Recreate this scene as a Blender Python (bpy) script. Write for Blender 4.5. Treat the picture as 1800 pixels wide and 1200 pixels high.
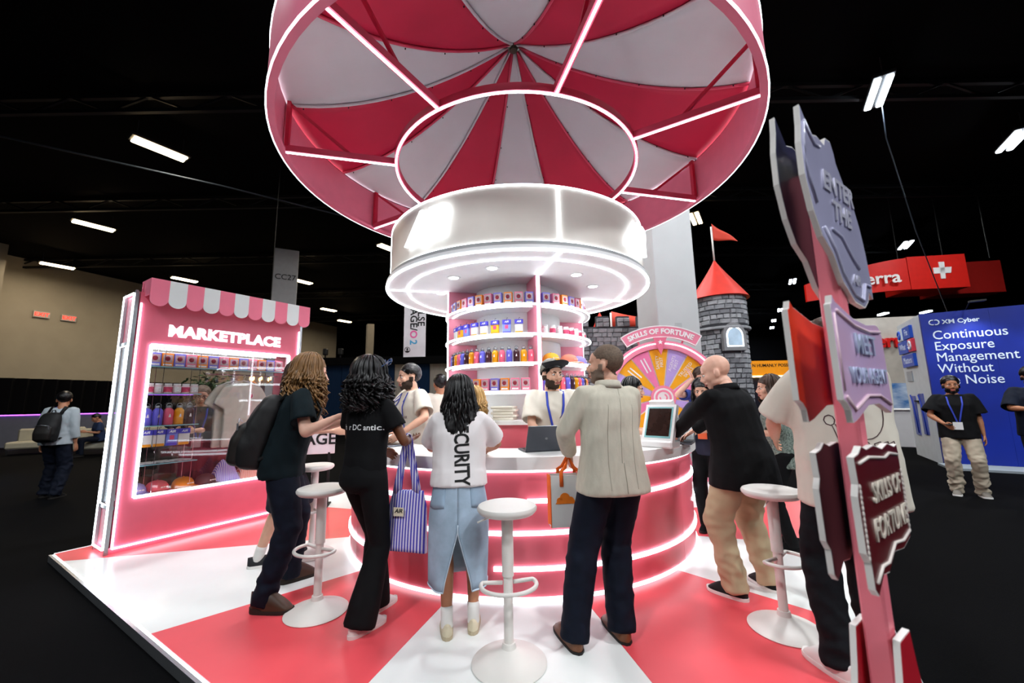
import bpy, bmesh, math, random
import numpy as np
from mathutils import Vector, Matrix, noise
random.seed(7)
for o in list(bpy.data.objects): bpy.data.objects.remove(o)
SC = bpy.context.scene
COL = SC.collection
# ------------------------------------------------------------------ camera
def setup_camera():
    th, r = math.radians(8.4), math.radians(1.0)
    fw = Vector((0, math.cos(th), math.sin(th))); u0 = Vector((0, -math.sin(th), math.cos(th))); r0 = Vector((1, 0, 0))
    up = u0*math.cos(r)+r0*math.sin(r); rt = r0*math.cos(r)-u0*math.sin(r)
    cd = bpy.data.cameras.new('camera'); cd.sensor_width = 36; cd.lens = 14.0; cd.clip_start = .05; cd.clip_end = 200
    cd.dof.use_dof = True; cd.dof.focus_distance = 3.6; cd.dof.aperture_fstop = 1.8
    co = bpy.data.objects.new('camera', cd); COL.objects.link(co)
    m = Matrix.Identity(4)
    for i in range(3): m[i][0] = rt[i]; m[i][1] = up[i]; m[i][2] = -fw[i]
    m[2][3] = 1.4
    co.matrix_world = m; SC.camera = co
setup_camera()
# ------------------------------------------------------------------ exposure, world
vs = SC.view_settings
vs.view_transform = 'Standard'; vs.look = 'None'; vs.gamma = 1; vs.use_curve_mapping = False
vs.exposure = 0.82
SC.cycles.use_denoising = True
SC.cycles.sample_clamp_indirect = 6
SC.cycles.max_bounces = 5; SC.cycles.diffuse_bounces = 3; SC.cycles.glossy_bounces = 2; SC.cycles.transmission_bounces = 3
SC.cycles.use_adaptive_sampling = True; SC.cycles.adaptive_threshold = .03
SC.cycles.caustics_reflective = False; SC.cycles.caustics_refractive = False
SC.cycles.transparent_max_bounces = 12
W = bpy.data.worlds.new('hall_ambient'); SC.world = W; W.use_nodes = True
W.node_tree.nodes['Background'].inputs[0].default_value = (.75, .8, .9, 1)
W.node_tree.nodes['Background'].inputs[1].default_value = .012
LED_STR = 5.5        # radiance of every white light strip of the stand
HALL_W = 110.0        # watts of each hall ceiling fixture

# ------------------------------------------------------------------ materials
def lin(h):
    if not isinstance(h, str): return tuple(h)
    h = h.lstrip('#'); v = [int(h[i:i+2], 16)/255 for i in (0, 2, 4)]
    return tuple(c/12.92 if c <= .04045 else ((c+.055)/1.055)**2.4 for c in v)
MATS = {}
def M(name, col='#888888', rough=.5, metal=0., var=.05, nscale=6., bump=0., bscale=80., emit=None, estr=0., trans=0., coat=0., sheen=0., spec=.5, ior=1.45, stretch=None, col2=None, kind='noise'):
    if name in MATS: return MATS[name]
    m = bpy.data.materials.new(name); m.use_nodes = True; MATS[name] = m
    nt = m.node_tree; b = nt.nodes['Principled BSDF']
    c = lin(col); lo = tuple(max(0, x*(1-var)) for x in c); hi = tuple(min(1, x*(1+var)) for x in c)
    if col2: lo, hi = c, lin(col2)
    tc = nt.nodes.new('ShaderNodeTexCoord'); mp = nt.nodes.new('ShaderNodeMapping')
    if stretch: mp.inputs['Scale'].default_value = stretch
    nt.links.new(tc.outputs['Object'], mp.inputs[0])
    if kind == 'stripe':
        n = nt.nodes.new('ShaderNodeTexWave'); n.inputs['Scale'].default_value = nscale; n.inputs['Distortion'].default_value = 0
        out = n.outputs['Fac']
    else:
        n = nt.nodes.new('ShaderNodeTexNoise'); n.inputs['Scale'].default_value = nscale; n.inputs['Detail'].default_value = 4
        out = n.outputs['Fac']
    nt.links.new(mp.outputs[0], n.inputs['Vector'])
    r = nt.nodes.new('ShaderNodeValToRGB'); e = r.color_ramp.elements
    e[0].color = (*lo, 1); e[1].color = (*hi, 1); e[0].position, e[1].position = (.46, .54) if kind == 'stripe' else (.3, .7)
    nt.links.new(out, r.inputs[0]); nt.links.new(r.outputs[0], b.inputs['Base Color'])
    b.inputs['Roughness'].default_value = rough; b.inputs['Metallic'].default_value = metal
    b.inputs['Specular IOR Level'].default_value = spec; b.inputs['IOR'].default_value = ior
    b.inputs['Transmission Weight'].default_value = trans; b.inputs['Coat Weight'].default_value = coat
    b.inputs['Sheen Weight'].default_value = sheen
    if emit is not None:
        b.inputs['Emission Color'].default_value = (*lin(emit), 1); b.inputs['Emission Strength'].default_value = estr
    if bump:
        n2 = nt.nodes.new('ShaderNodeTexNoise'); n2.inputs['Scale'].default_value = bscale; n2.inputs['Detail'].default_value = 3
        nt.links.new(mp.outputs[0], n2.inputs['Vector'])
        bp = nt.nodes.new('ShaderNodeBump'); bp.inputs['Strength'].default_value = bump; bp.inputs['Distance'].default_value = .01
        nt.links.new(n2.outputs['Fac'], bp.inputs['Height']); nt.links.new(bp.outputs[0], b.inputs['Normal'])
    return m
def glass_mat(name='clear_glass', tint=(1, 1, 1), refl=.08):
    if name in MATS: return MATS[name]
    m = bpy.data.materials.new(name); m.use_nodes = True; MATS[name] = m
    nt = m.node_tree; nt.nodes.remove(nt.nodes['Principled BSDF'])
    o = nt.nodes['Material Output']; t = nt.nodes.new('ShaderNodeBsdfTransparent'); g = nt.nodes.new('ShaderNodeBsdfGlossy'); mx = nt.nodes.new('ShaderNodeMixShader')
    t.inputs[0].default_value = (*tint, 1); g.inputs['Roughness'].default_value = .02
    f = nt.nodes.new('ShaderNodeFresnel'); f.inputs[0].default_value = 1.45
    ma = nt.nodes.new('ShaderNodeMath'); ma.operation = 'MULTIPLY_ADD'; ma.inputs[1].default_value = .8; ma.inputs[2].default_value = refl*.3
    nt.links.new(f.outputs[0], ma.inputs[0]); nt.links.new(ma.outputs[0], mx.inputs[0])
    nt.links.new(t.outputs[0], mx.inputs[1]); nt.links.new(g.outputs[0], mx.inputs[2]); nt.links.new(mx.outputs[0], o.inputs[0])
    return m
def led(name='white_led', col='#eaf6ff', k=1.0): return M(name, '#ffffff', .4, emit=col, estr=LED_STR*k)
# ------------------------------------------------------------------ mesh collector
class MB:
    def __init__(s): s.v = []; s.f = []; s.m = []; s.cur = 0
    def add(s, vs, fs):
        n = len(s.v); s.v += [tuple(p) for p in vs]; s.f += [tuple(i+n for i in f) for f in fs]; s.m += [s.cur]*len(fs); return s
    def mat(s, i): s.cur = i; return s
    def box(s, c, d, rz=0., ch=0.):
        x, y, z = d[0]/2, d[1]/2, d[2]/2; ca, sa = math.cos(rz), math.sin(rz)
        if ch:
            vs = []
            for sz in (-1, 1):
                for k in (0, 1):
                    zz = sz*(z-ch) if k == 0 else sz*z
                    i = 0 if k == 0 else ch
                    rg = [(x-i, y-ch), (x-ch, y-i), (-(x-ch), y-i), (-(x-i), y-ch), (-(x-i), -(y-ch)), (-(x-ch), -(y-i)), (x-ch, -(y-i)), (x-i, -(y-ch))]
                    if k: rg = [(max(-(x-ch), min(x-ch, a)), max(-(y-ch), min(y-ch, b))) for a, b in rg]
                    vs.append([(a, b, zz) for a, b in rg])
            rings = [vs[1], vs[0], vs[2], vs[3]]
            return s.loft([[(c[0]+a*ca-b*sa, c[1]+a*sa+b*ca, c[2]+q) for a, b, q in r] for r in rings])
        vs = [(a*x, b*y, q*z) for q in (-1, 1) for a, b in ((-1, -1), (1, -1), (1, 1), (-1, 1))]
        vs = [(c[0]+a*ca-b*sa, c[1]+a*sa+b*ca, c[2]+q) for a, b, q in vs]
        return s.add(vs, [(3, 2, 1, 0), (4, 5, 6, 7), (0, 1, 5, 4), (1, 2, 6, 5), (2, 3, 7, 6), (3, 0, 4, 7)])
    def loft(s, rings, cap=True, closed=True):
        k = len(rings[0]); vs = [p for r in rings for p in r]; fs = []
        for i in range(len(rings)-1):
            for j in range(k if closed else k-1):
                a, b = i*k+j, i*k+(j+1) % k; fs.append((a, b, b+k, a+k))
        if cap and closed: fs += [tuple(range(k-1, -1, -1)), tuple(range((len(rings)-1)*k, len(rings)*k))]
        return s.add(vs, fs)
    def tube(s, pts, r, n=8, closed=False, flat=1., up=(0, 0, 1)):
        P = [Vector(p) for p in pts]; L = len(P); rings = []
        rr = r if isinstance(r, (list, tuple)) else [r]*L; U = Vector(up)
        for i, p in enumerate(P):
            a = P[(i-1) % L] if closed or i else P[0]; b = P[(i+1) % L] if closed or i < L-1 else P[-1]
            t = (b-a).normalized() if (b-a).length > 1e-9 else Vector((0, 0, 1))
            x = t.cross(U)
            if x.length < 1e-3: x = t.cross(Vector((0, 1, 0))) if abs(t.y) < .9 else t.cross(Vector((1, 0, 0)))
            x.normalize(); y = x.cross(t).normalized()
            rings.append([p+x*(math.cos(2*math.pi*k/n)*rr[i])+y*(math.sin(2*math.pi*k/n)*rr[i]*flat) for k in range(n)])
        if closed: rings.append(rings[0]); return s.loft(rings, cap=False)
        return s.loft(rings)
    def bar(s, a, b, w, h, up=(0, 0, 1)):
        a, b = Vector(a), Vector(b); t = (b-a).normalized(); x = t.cross(Vector(up))
        if x.length < 1e-4: x = t.cross(Vector((1, 0, 0)))
        x.normalize(); y = x.cross(t)
        return s.loft([[q+x*(i*w/2)+y*(j*h/2) for i, j in ((-1, -1), (1, -1), (1, 1), (-1, 1))] for q in (a, b)])
    def lathe(s, prof, n=32, c=(0, 0, 0), a0=0., a1=2*math.pi, cap=True):
        full = abs(a1-a0-2*math.pi) < 1e-6; k = n if full else n+1
        rings = [[(c[0]+r*math.cos(a0+(a1-a0)*j/n), c[1]+r*math.sin(a0+(a1-a0)*j/n), c[2]+z) for j in range(k)] for r, z in prof]
        return s.loft(rings, cap=cap and full, closed=full)
    def arc(s, r0, r1, z0, z1, a0=0., a1=360., n=None, c=(0, 0)):
        """annular solid; azimuth a measured from -y towards +x, degrees"""
        n = n or max(2, int(abs(a1-a0)/4)); full = abs(a1-a0) >= 359.9; rings = []
        for j in range(n+(0 if full else 1)):
            a = math.radians(a0+(a1-a0)*j/n); sx, sy = math.sin(a), -math.cos(a)
            rings.append([(c[0]+sx*r, c[1]+sy*r, z) for r, z in ((r0, z0), (r1, z0), (r1, z1), (r0, z1))])
        if full: rings.append(rings[0]); return s.loft(rings, cap=False)
        return s.loft(rings)
    def prism(s, poly, h0, h1, fr=None):
        """poly in 2d extruded along local z, then put through frame fr (Matrix)"""
        n = len(poly); vs = [(x, y, h0) for x, y in poly]+[(x, y, h1) for x, y in poly]
        if fr is not None: vs = [tuple(fr @ Vector(p)) for p in vs]
        return s.add(vs, [tuple(range(n-1, -1, -1)), tuple(range(n, 2*n))]+[(i, (i+1) % n, n+(i+1) % n, n+i) for i in range(n)])
    def ell(s, c, r, R=None, nu=14, nv=9):
        rings = []
        for i in range(nv+1):
            t = math.pi*(i/nv); t = min(max(t, .02), math.pi-.02)
            rg = []
            for j in range(nu):
                a = 2*math.pi*j/nu; p = Vector((r[0]*math.sin(t)*math.cos(a), r[1]*math.sin(t)*math.sin(a), -r[2]*math.cos(t)))
                if R is not None: p = R @ p
                rg.append((c[0]+p[0], c[1]+p[1], c[2]+p[2]))
            rings.append(rg)
        return s.loft(rings)
    def grid(s, nu, nv, fn, thick=None):
        """surface fn(i/nu, j/nv) -> point; thick(point) optional second layer fn"""
        vs = [fn(i/nu, j/nv) for i in range(nu+1) for j in range(nv+1)]
        fs = [(i*(nv+1)+j, (i+1)*(nv+1)+j, (i+1)*(nv+1)+j+1, i*(nv+1)+j+1) for i in range(nu) for j in range(nv)]
        if thick:
            n = len(vs); v2 = [thick(i/nu, j/nv) for i in range(nu+1) for j in range(nv+1)]
            f2 = [tuple(n+q for q in reversed(f)) for f in fs]
            bd = [i*(nv+1) for i in range(nu+1)]+[nu*(nv+1)+j for j in range(1, nv+1)]+[i*(nv+1)+nv for i in range(nu-1, -1, -1)]+[j for j in range(nv-1, 0, -1)]
            fs = fs+f2+[(bd[(k+1) % len(bd)], bd[k], n+bd[k], n+bd[(k+1) % len(bd)]) for k in range(len(bd))]; vs = vs+v2
        return s.add(vs, fs)
    def mesh(s, name='mesh'):
        me = bpy.data.meshes.new(name); me.from_pydata(s.v, [], s.f); me.update(); return me
    def build(s, name, mats, parent=None, smooth=False, loc=None, rz=None):
        me = s.mesh(name); fixn(me)
        o = bpy.data.objects.new(name, me); COL.objects.link(o)
        for mm in (mats if isinstance(mats, (list, tuple)) else [mats]): me.materials.append(mm)
        if any(s.m): me.polygons.foreach_set('material_index', s.m)
        if smooth: smooth_mesh(me, smooth)
        if parent: o.parent = parent
        if loc is not None: o.location = loc
        if rz is not None: o.rotation_euler = (0, 0, rz)
        return o
def fixn(me):
    b = bmesh.new(); b.from_mesh(me); bmesh.ops.recalc_face_normals(b, faces=b.faces); b.to_mesh(me); b.free()
def smooth_mesh(me, ang=True):
    me.polygons.foreach_set('use_smooth', [True]*len(me.polygons))
    if ang is not True: me.set_sharp_from_angle(angle=math.radians(ang))
def tag(o, label=None, cat=None, group=None, kind=None):
    if label: o['label'] = label
    if cat: o['category'] = cat
    if group: o['group'] = group
    if kind: o['kind'] = kind
    return o
def empty(name, loc=(0, 0, 0), rz=0., label=None, cat=None, group=None, kind=None):
    o = bpy.data.objects.new(name, None); COL.objects.link(o); o.location = loc; o.rotation_euler = (0, 0, rz); o.empty_display_size = .1
    return tag(o, label, cat, group, kind)
def dup(o, loc=None, rz=None, label=None, parent=None):
    c = o.copy(); COL.objects.link(c)
    if loc is not None: c.location = loc
    if rz is not None: c.rotation_euler = (0, 0, rz)
    if label: c['label'] = label
    if parent: c.parent = parent
    for ch in list(o.children): dup(ch, parent=c)
    return c
def struct(o): o['kind'] = 'structure'; return o
def text_mesh(s, size=.1, ext=.004, bold=0., shear=0., align='CENTER', sp=1.0, lh=1.0, w=1.0):
    cu = bpy.data.curves.new('txt', 'FONT'); cu.body = s; cu.size = size; cu.extrude = ext; cu.offset = bold; cu.shear = shear
    cu.align_x = align; cu.align_y = 'CENTER'; cu.space_character = sp; cu.space_line = lh; cu.resolution_u = 3
    o = bpy.data.objects.new('txt', cu); COL.objects.link(o); dg = bpy.context.evaluated_depsgraph_get()
    me = bpy.data.meshes.new_from_object(o.evaluated_get(dg)); bpy.data.objects.remove(o); bpy.data.curves.remove(cu)
    if w != 1: me.transform(Matrix.Diagonal((w, 1, 1, 1)))
    return me
def text(s, mat, parent, fr, size=.1, name='lettering', **k):
    """fr: Matrix whose x,y are the reading plane and z points out of the surface"""
    me = text_mesh(s, size, **k); me.transform(fr); me.materials.clear(); me.materials.append(mat)
    o = bpy.data.objects.new(name, me); COL.objects.link(o); o.parent = parent; return o
def frame(o, x, y):
    x = Vector(x).normalized(); y = Vector(y); y = (y-x*y.dot(x)).normalized(); z = x.cross(y); m = Matrix.Identity(4)
    for i in range(3): m[i][0] = x[i]; m[i][1] = y[i]; m[i][2] = z[i]; m[i][3] = o[i]
    return m
def remesh(mb, voxel):
    me = mb.mesh('tmp'); fixn(me); o = bpy.data.objects.new('tmp', me); COL.objects.link(o)
    md = o.modifiers.new('r', 'REMESH'); md.mode = 'VOXEL'; md.voxel_size = voxel
    dg = bpy.context.evaluated_depsgraph_get(); m2 = o.evaluated_get(dg).to_mesh()
    v = np.empty(len(m2.vertices)*3); m2.vertices.foreach_get('co', v); v = v.reshape(-1, 3)
    f = np.empty(len(m2.loops), np.int32); m2.loops.foreach_get('vertex_index', f); f = f.reshape(-1, 4)
    o.evaluated_get(dg).to_mesh_clear(); bpy.data.objects.remove(o); bpy.data.meshes.remove(me)
    return v, f
def lap(v, f, it=3, k=.5):
    e = np.concatenate([f[:, [0, 1]], f[:, [1, 2]], f[:, [2, 3]], f[:, [3, 0]]]); n = len(v)
    cnt = np.bincount(e[:, 0], minlength=n)+np.bincount(e[:, 1], minlength=n)
    for _ in range(it):
        acc = np.stack([np.bincount(e[:, 0], v[e[:, 1], i], n)+np.bincount(e[:, 1], v[e[:, 0], i], n) for i in range(3)], 1)
        v = v+(acc/np.maximum(cnt, 1)[:, None]-v)*k
    return v
def normals(v, f):
    d = np.cross(v[f[:, 2]]-v[f[:, 0]], v[f[:, 3]]-v[f[:, 1]]); nn = np.zeros_like(v)
    for i in range(4): np.add.at(nn, f[:, i], d)
    return nn/np.maximum(np.linalg.norm(nn, axis=1), 1e-9)[:, None]
def np_obj(name, v, f, mat, parent=None, smooth=True):
    me = bpy.data.meshes.new(name); me.from_pydata([tuple(p) for p in v], [], [tuple(map(int, q)) for q in f]); me.update()
    if smooth: smooth_mesh(me)
    me.materials.append(mat); o = bpy.data.objects.new(name, me); COL.objects.link(o)
    if parent: o.parent = parent
    return o
def aim(a):  # direction of azimuth a (deg from -y towards +x)
    a = math.radians(a); return Vector((math.sin(a), -math.cos(a), 0))
WH = led()
# ================================================================== HALL
PI = math.pi
DD = Vector((.538, .843, 0)); NN = Vector((.843, -.538, 0)); KA = math.radians(57.476)   # axes of the stand
CX, CY = .075, 4.88                                                                          # centre of the round counter
m_carpet = M('black_carpet', '#070708', .95, var=.3, nscale=60, bump=.3, bscale=200, spec=.05)
m_ceil = M('black_ceiling', '#050506', .9, var=.3, spec=.1)
m_steel_dk = M('dark_steel', '#101113', .6, metal=.3)
m_wall = M('beige_wall', '#a09887', .9, var=.05, nscale=1.2, spec=.1)
m_drape = M('black_drape', '#08080a', .95, var=.3, stretch=(20, 20, .6), spec=.1)
def hall():
    o = MB().box((0, 14, -.11), (90, 90, .1)).build('floor', m_carpet); struct(o)
    o = MB().box((0, 20, 9.3), (90, 70, .2)).build('ceiling', m_ceil); struct(o)
    # far left wall with an offset pier
    o = MB().box((-24, 24.5, 5.2), (.3, 34, 8.4), rz=-.35).build('wall_left', m_wall); struct(o)
    o = MB().box((-25.95, 17.7, 5.2), (3.2, 2.2, 8.4), rz=-.35).build('trim_1', m_wall); struct(o)
    o = MB().box((0, 47, 4.6), (90, .3, 9.4)).build('wall_back', M('dark_wall', '#15161a', .9, spec=.1)); struct(o)
    o = MB().box((44, 20, 4.6), (.3, 70, 9.4)).build('wall_right', M('dark_wall', '#15161a')); struct(o)
    # drape along the left wall, pleated
    pts = []
    for i in range(181):
        t = i/180; x = -22.2+t*9.5; y = 14.2+t*25; k = .12*math.sin(i*2.1)
        pts.append((x+k*.93, y-k*.36))
    mb = MB(); mb.grid(180, 1, lambda u, v: (*pts[round(u*180)], -.05+v*2.75), lambda u, v: (pts[round(u*180)][0]-.02, pts[round(u*180)][1], -.05+v*2.75))
    tag(mb.build('pipe_drape', m_drape, smooth=40), 'long black pleated drape along the beige wall behind the lounge', 'drape')
    # trusses under the ceiling
    for k, (y, z) in enumerate(((9, 9.0), (14, 9.0), (20, 9.0), (27, 9.0), (35, 9.0))):
        mb = MB(); mb.bar((-40, y, z+.12), (40, y, z+.12), .1, .1); mb.bar((-40, y, z-.28), (40, y, z-.28), .1, .1)
        for i in range(40):
            x = -40+i*2; mb.bar((x, y, z-.28), (x+1, y, z+.12), .05, .05); mb.bar((x+1, y, z+.12), (x+2, y, z-.28), .05, .05)
        struct(mb.build('trim_%d' % (k+2), m_steel_dk))
    # conduit and cable sagging below the ceiling
    c = MB(); c.tube([(-22, 6, 8.6), (-14, 9, 8.45), (-9, 11.6, 8.2), (-4.4, 14.8, 8.1), (-2.5, 17, 8.3)], .025, 6)
    tag(c.build('ceiling_cable', M('blue_grey_cable', '#26303c', .5), smooth=True), 'dark cable sagging below the ceiling above the marketplace kiosk', 'cable')
    c = MB(); c.tube([(8.88, 8.55, 8.4), (9.1, 8.8, 7.5), (10.6, 9.9, 5.6), (12.4, 11.1, 3.6)], .012, 6)
    tag(c.build('hanging_cable', M('blue_grey_cable', '#26303c', .5), smooth=True), 'thin cable hanging from the twin-tube ceiling light near the blue booth', 'cable')
hall()
m_fix = M('lamp_housing', '#1b1b1c', .5)
def hall_light(x, y, label, warm, k=1.0, rz=KA, z=8.5, group='hall ceiling lights'):
    r = empty('ceiling_light', (x, y, z), rz, label, 'light', group)
    h = MB(); h.box((0, 0, .08), (1.3, .42, .08), ch=.02)
    for s in (-.5, .5): h.bar((s, 0, .12), (s, 0, .6), .02, .02)
    h.build('housing', m_fix, r)
    em = M('warm_tube', '#fff2dd', .4, emit='#ffe0b0', estr=14) if warm else M('cool_tube', '#f4fbff', .4, emit='#e6f2ff', estr=14)
    for s in (-.11, .11):
        MB().box((0, s, .015), (1.16, .13, .05), ch=.015).build('tube', em, r)
    ld = bpy.data.lights.new('hall_lamp', 'AREA'); ld.energy = HALL_W*k; ld.color = (1, .86, .68) if warm else (.93, .97, 1); ld.shape = 'RECTANGLE'; ld.size = 1.1; ld.size_y = .35
    lo = bpy.data.objects.new('lamp_glow', ld); COL.objects.link(lo); lo.parent = r; lo.location = (0, 0, -.03)
for x, y, w, l in [(-9.76, 10.23, 1, 'nearest warm twin-tube light above the marketplace kiosk'), (-16.48, 14.9, 1, 'warm ceiling light left of the nearest twin-tube light, above the beige wall'),
                   (-22.9, 19.3, 1, 'warm ceiling light beside the pale beam at the far left'), (-18.6, 21.9, 1, 'warm ceiling light just above the kiosk awning'),
                   (-12.3, 22.6, 1, 'warm ceiling light right of the numbered column'), (-14.05, 29.9, 1, 'small warm ceiling light over the long-haired person'),
                   (-14.67, 34.3, 1, 'smallest warm ceiling light beyond the kiosk awning'), (-5.66, 17.8, 1, 'warm ceiling light touching the left edge of the round drum'),
                   (-7.3, 25.7, 1, 'warm ceiling light peeking out left of the hanging banner'), (8.88, 8.59, 0, 'bright white twin-tube light right of the big canopy'),
                   (14.5, 10.5, 0, 'white twin-tube light cut by the right picture edge'), (19.2, 18.5, 0, 'white twin-tube light above the red hanging sign'),
                   (17.8, 24.4, 0, 'small white ceiling light left of the pole sign'), (22.6, 32.8, 0, 'small white ceiling light beside the castle tower'),
                   (7.5, 15.2, 1, 'ceiling light between the canopy rim and the white column'), (25.1, 37.5, 0, 'tiny white ceiling light right of the tower window'), (27.5, 41.5, 0, 'lowest tiny white ceiling light over the orange banner')]:
    hall_light(x, y, l, w, .5 if x < -22 else 1.)
for x, y, l in ((-3.5, -2.5, 'twin-tube ceiling light behind the viewer to the left'), (3.8, -5.5, 'twin-tube ceiling light behind the viewer to the right'), (-9.5, -7, 'farthest left twin-tube ceiling light behind the viewer'), (9.5, -3.0, 'farthest right twin-tube ceiling light behind the viewer'), (6.3, .4, 'added twin-tube fill light above the right side of the pole sign'), (4.6, 5.6, 'added twin-tube fill light above the right edge of the canopy'), (-4.2, 5.2, 'added twin-tube fill light above the left edge of the canopy'), (.3, 9.6, 'added twin-tube fill light hidden above the canopy'), (3.0, 12.3, 'added twin-tube fill light hidden behind the canopy')):     # grid goes on behind the viewer; fills at sign and canopy are added
    hall_light(x, y, l, 0, 2.4 if y < 2 else 1.4)
# ------------------------------------------------------------------ platform and floor sectors
m_red = M('red_vinyl', '#e6525a', .32, var=.05, nscale=1.5, bump=.06, bscale=5)
m_wvin = M('white_vinyl', '#e6e9e6', .3, var=.03, nscale=2., bump=.06, bscale=5)
CORN = Vector((.96, .648, 0)); PL, PW = 6.55, 6.46
def pw(s, t, z=0.): p = CORN+DD*s-NN*t; return (p.x, p.y, z)
def clip(poly, edges):
    for (ax, ay), (bx, by) in edges:
        out = []
        for i in range(len(poly)):
            p, q = poly[i-1], poly[i]
            f = lambda r: (bx-ax)*(r[1]-ay)-(by-ay)*(r[0]-ax)
            a, b = f(p), f(q)
            if (a >= 0) != (b >= 0):
                t = a/(a-b); out.append((p[0]+(q[0]-p[0])*t, p[1]+(q[1]-p[1])*t))
            if b >= 0: out.append(q)
        poly = out
        if not poly: return []
    return poly
def platform():
    cs = [pw(0, 0), pw(PL, 0), pw(PL, PW), pw(0, PW)]; e = [((cs[i][0], cs[i][1]), (cs[(i+1) % 4][0], cs[(i+1) % 4][1])) for i in range(4)]
    root = empty('floor_platform', (0, 0, 0), 0, kind='structure')
    MB().prism([(p[0], p[1]) for p in cs], -.058, -.006).build('platform_base', M('platform_grey', '#9a9c9e', .4, metal=.4), root)
    for k in range(12):
        a0 = 12.5+30*k; g = .08
        w = [(CX, CY)]+[(CX+14*aim(a).x, CY+14*aim(a).y) for a in (a0+g/4, a0+15, a0+30-g/4)]
        p = clip(w, e)
        if len(p) > 2: MB().prism(p, -.006, 0.).build('floor_sector', m_red if k % 2 == 0 else m_wvin, root)
    for a, b in ((0, 3), (0, 1), (1, 2), (2, 3)):
        pa, pb = Vector(cs[a]), Vector(cs[b]); c = (pa+pb)/2; out = (c-Vector(pw(PL/2, PW/2))).normalized()
        MB().bar(pa+out*.03+Vector((0, 0, -.03)), pb+out*.03+Vector((0, 0, -.03)), .02, .06).build('edge_trim', M('edge_aluminium', '#b8bcc0', .3, metal=.9), root)
        MB().bar(pa+out*.012+Vector((0, 0, -.012)), pb+out*.012+Vector((0, 0, -.012)), .014, .012).build('edge_light', led('edge_led', k=.5), root)
platform()
# ------------------------------------------------------------------ round counter
m_pink = M('pink_laminate', '#ea6a7a', .35, var=.03, coat=.1)
m_white = M('white_laminate', '#eceae8', .35, var=.02)
m_pinkdk = M('deep_pink', '#cf2347', .45, var=.04)
def counter():
    r = empty('round_counter', (CX, CY, 0), 0, 'pink round service counter with white top and glowing light strips', 'counter')
    A0, A1 = -156., 150.
    for k in range(9):
        a = A0+(A1-A0)*k/9; b = A0+(A1-A0)*(k+1)/9
        MB().arc(1.80, 1.85, .03, .90, a+.03, b-.03).build('front_panel', m_pink, r, smooth=35)
    MB().arc(1.38, 1.41, .0, .90, A0, A1).build('inner_panel', m_white, r, smooth=35)
    MB().arc(1.44, 1.80, .0, .08, A0, A1).build('plinth', m_white, r, smooth=35)
    for a in (A0, A1): MB().arc(1.41, 1.80, .0, .90, a, a+1.2 if a < 0 else a-1.2, n=2).build('end_panel', m_pink, r)
    MB().arc(1.34, 1.91, .90, .99, A0-1, A1+1).build('countertop', m_white, r, smooth=35)
    MB().arc(1.805, 1.868, .010, .026, A0, A1).build('light_strip', led('base_led', k=.3), r, smooth=35)
    MB().arc(1.852, 1.872, .878, .898, A0, A1).build('light_strip', led('soft_led', k=.45), r, smooth=35)
    for z, a, b in ((.675, -105, -16), (.675, .5, 78), (.455, -42, 22), (.43, 62, 112), (.217, -7.2, 112), (.207, -115, -46)):
        MB().arc(1.845, 1.868, z-.014, z+.014, a, b).build('light_strip', led('counter_led', k=.5), r, smooth=35)
counter()
# ------------------------------------------------------------------ shelf column
SHZ = (2.40, 2.085, 1.785, 1.50)
m_colpink = M('column_pink', '#f590a4', .4, var=.03)
def shelf_column():
    r = empty('display_column', (CX, CY, 0), 0, 'round pink and white shelf column rising inside the counter', 'shelf')
    MB().lathe([(.52, 1.2), (.52, 2.70)], 48, cap=False).build('core', m_white, r, smooth=35)
    MB().lathe([(.86, 0), (.86, 1.16)], 48, cap=False).build('base_cabinet', m_pink, r, smooth=35)
    MB().arc(.3, .90, 1.16, 1.20).build('base_top', m_white, r, smooth=35)
    for k in range(4):
        a = 14+90*k; u = aim(a)
        d = MB(); d.bar(u*.5+Vector((0, 0, 1.95)), u*.855+Vector((0, 0, 1.95)), .05, 1.5); d.build('divider', m_colpink, r)
        MB().bar(u*.862+Vector((0, 0, 1.22)), u*.862+Vector((0, 0, 2.69)), .022, .012, up=u).build('light_strip', WH, r)
        for z in SHZ:
            s = MB().arc(.50, .875, z-.028, z, a+1.8, a+88.2).build('shelf', m_white, r, smooth=35)
            MB().arc(.876, .886, z-.024, z-.008, a+1.9, a+88.1).build('light_strip', led('shelf_led', k=.8), s, smooth=35)
            MB().arc(.80, .815, z-.034, z-.028, a+4, a+86).build('under_light', led('shelf_under_led', k=1.6), s, smooth=35)
shelf_column()
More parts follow.
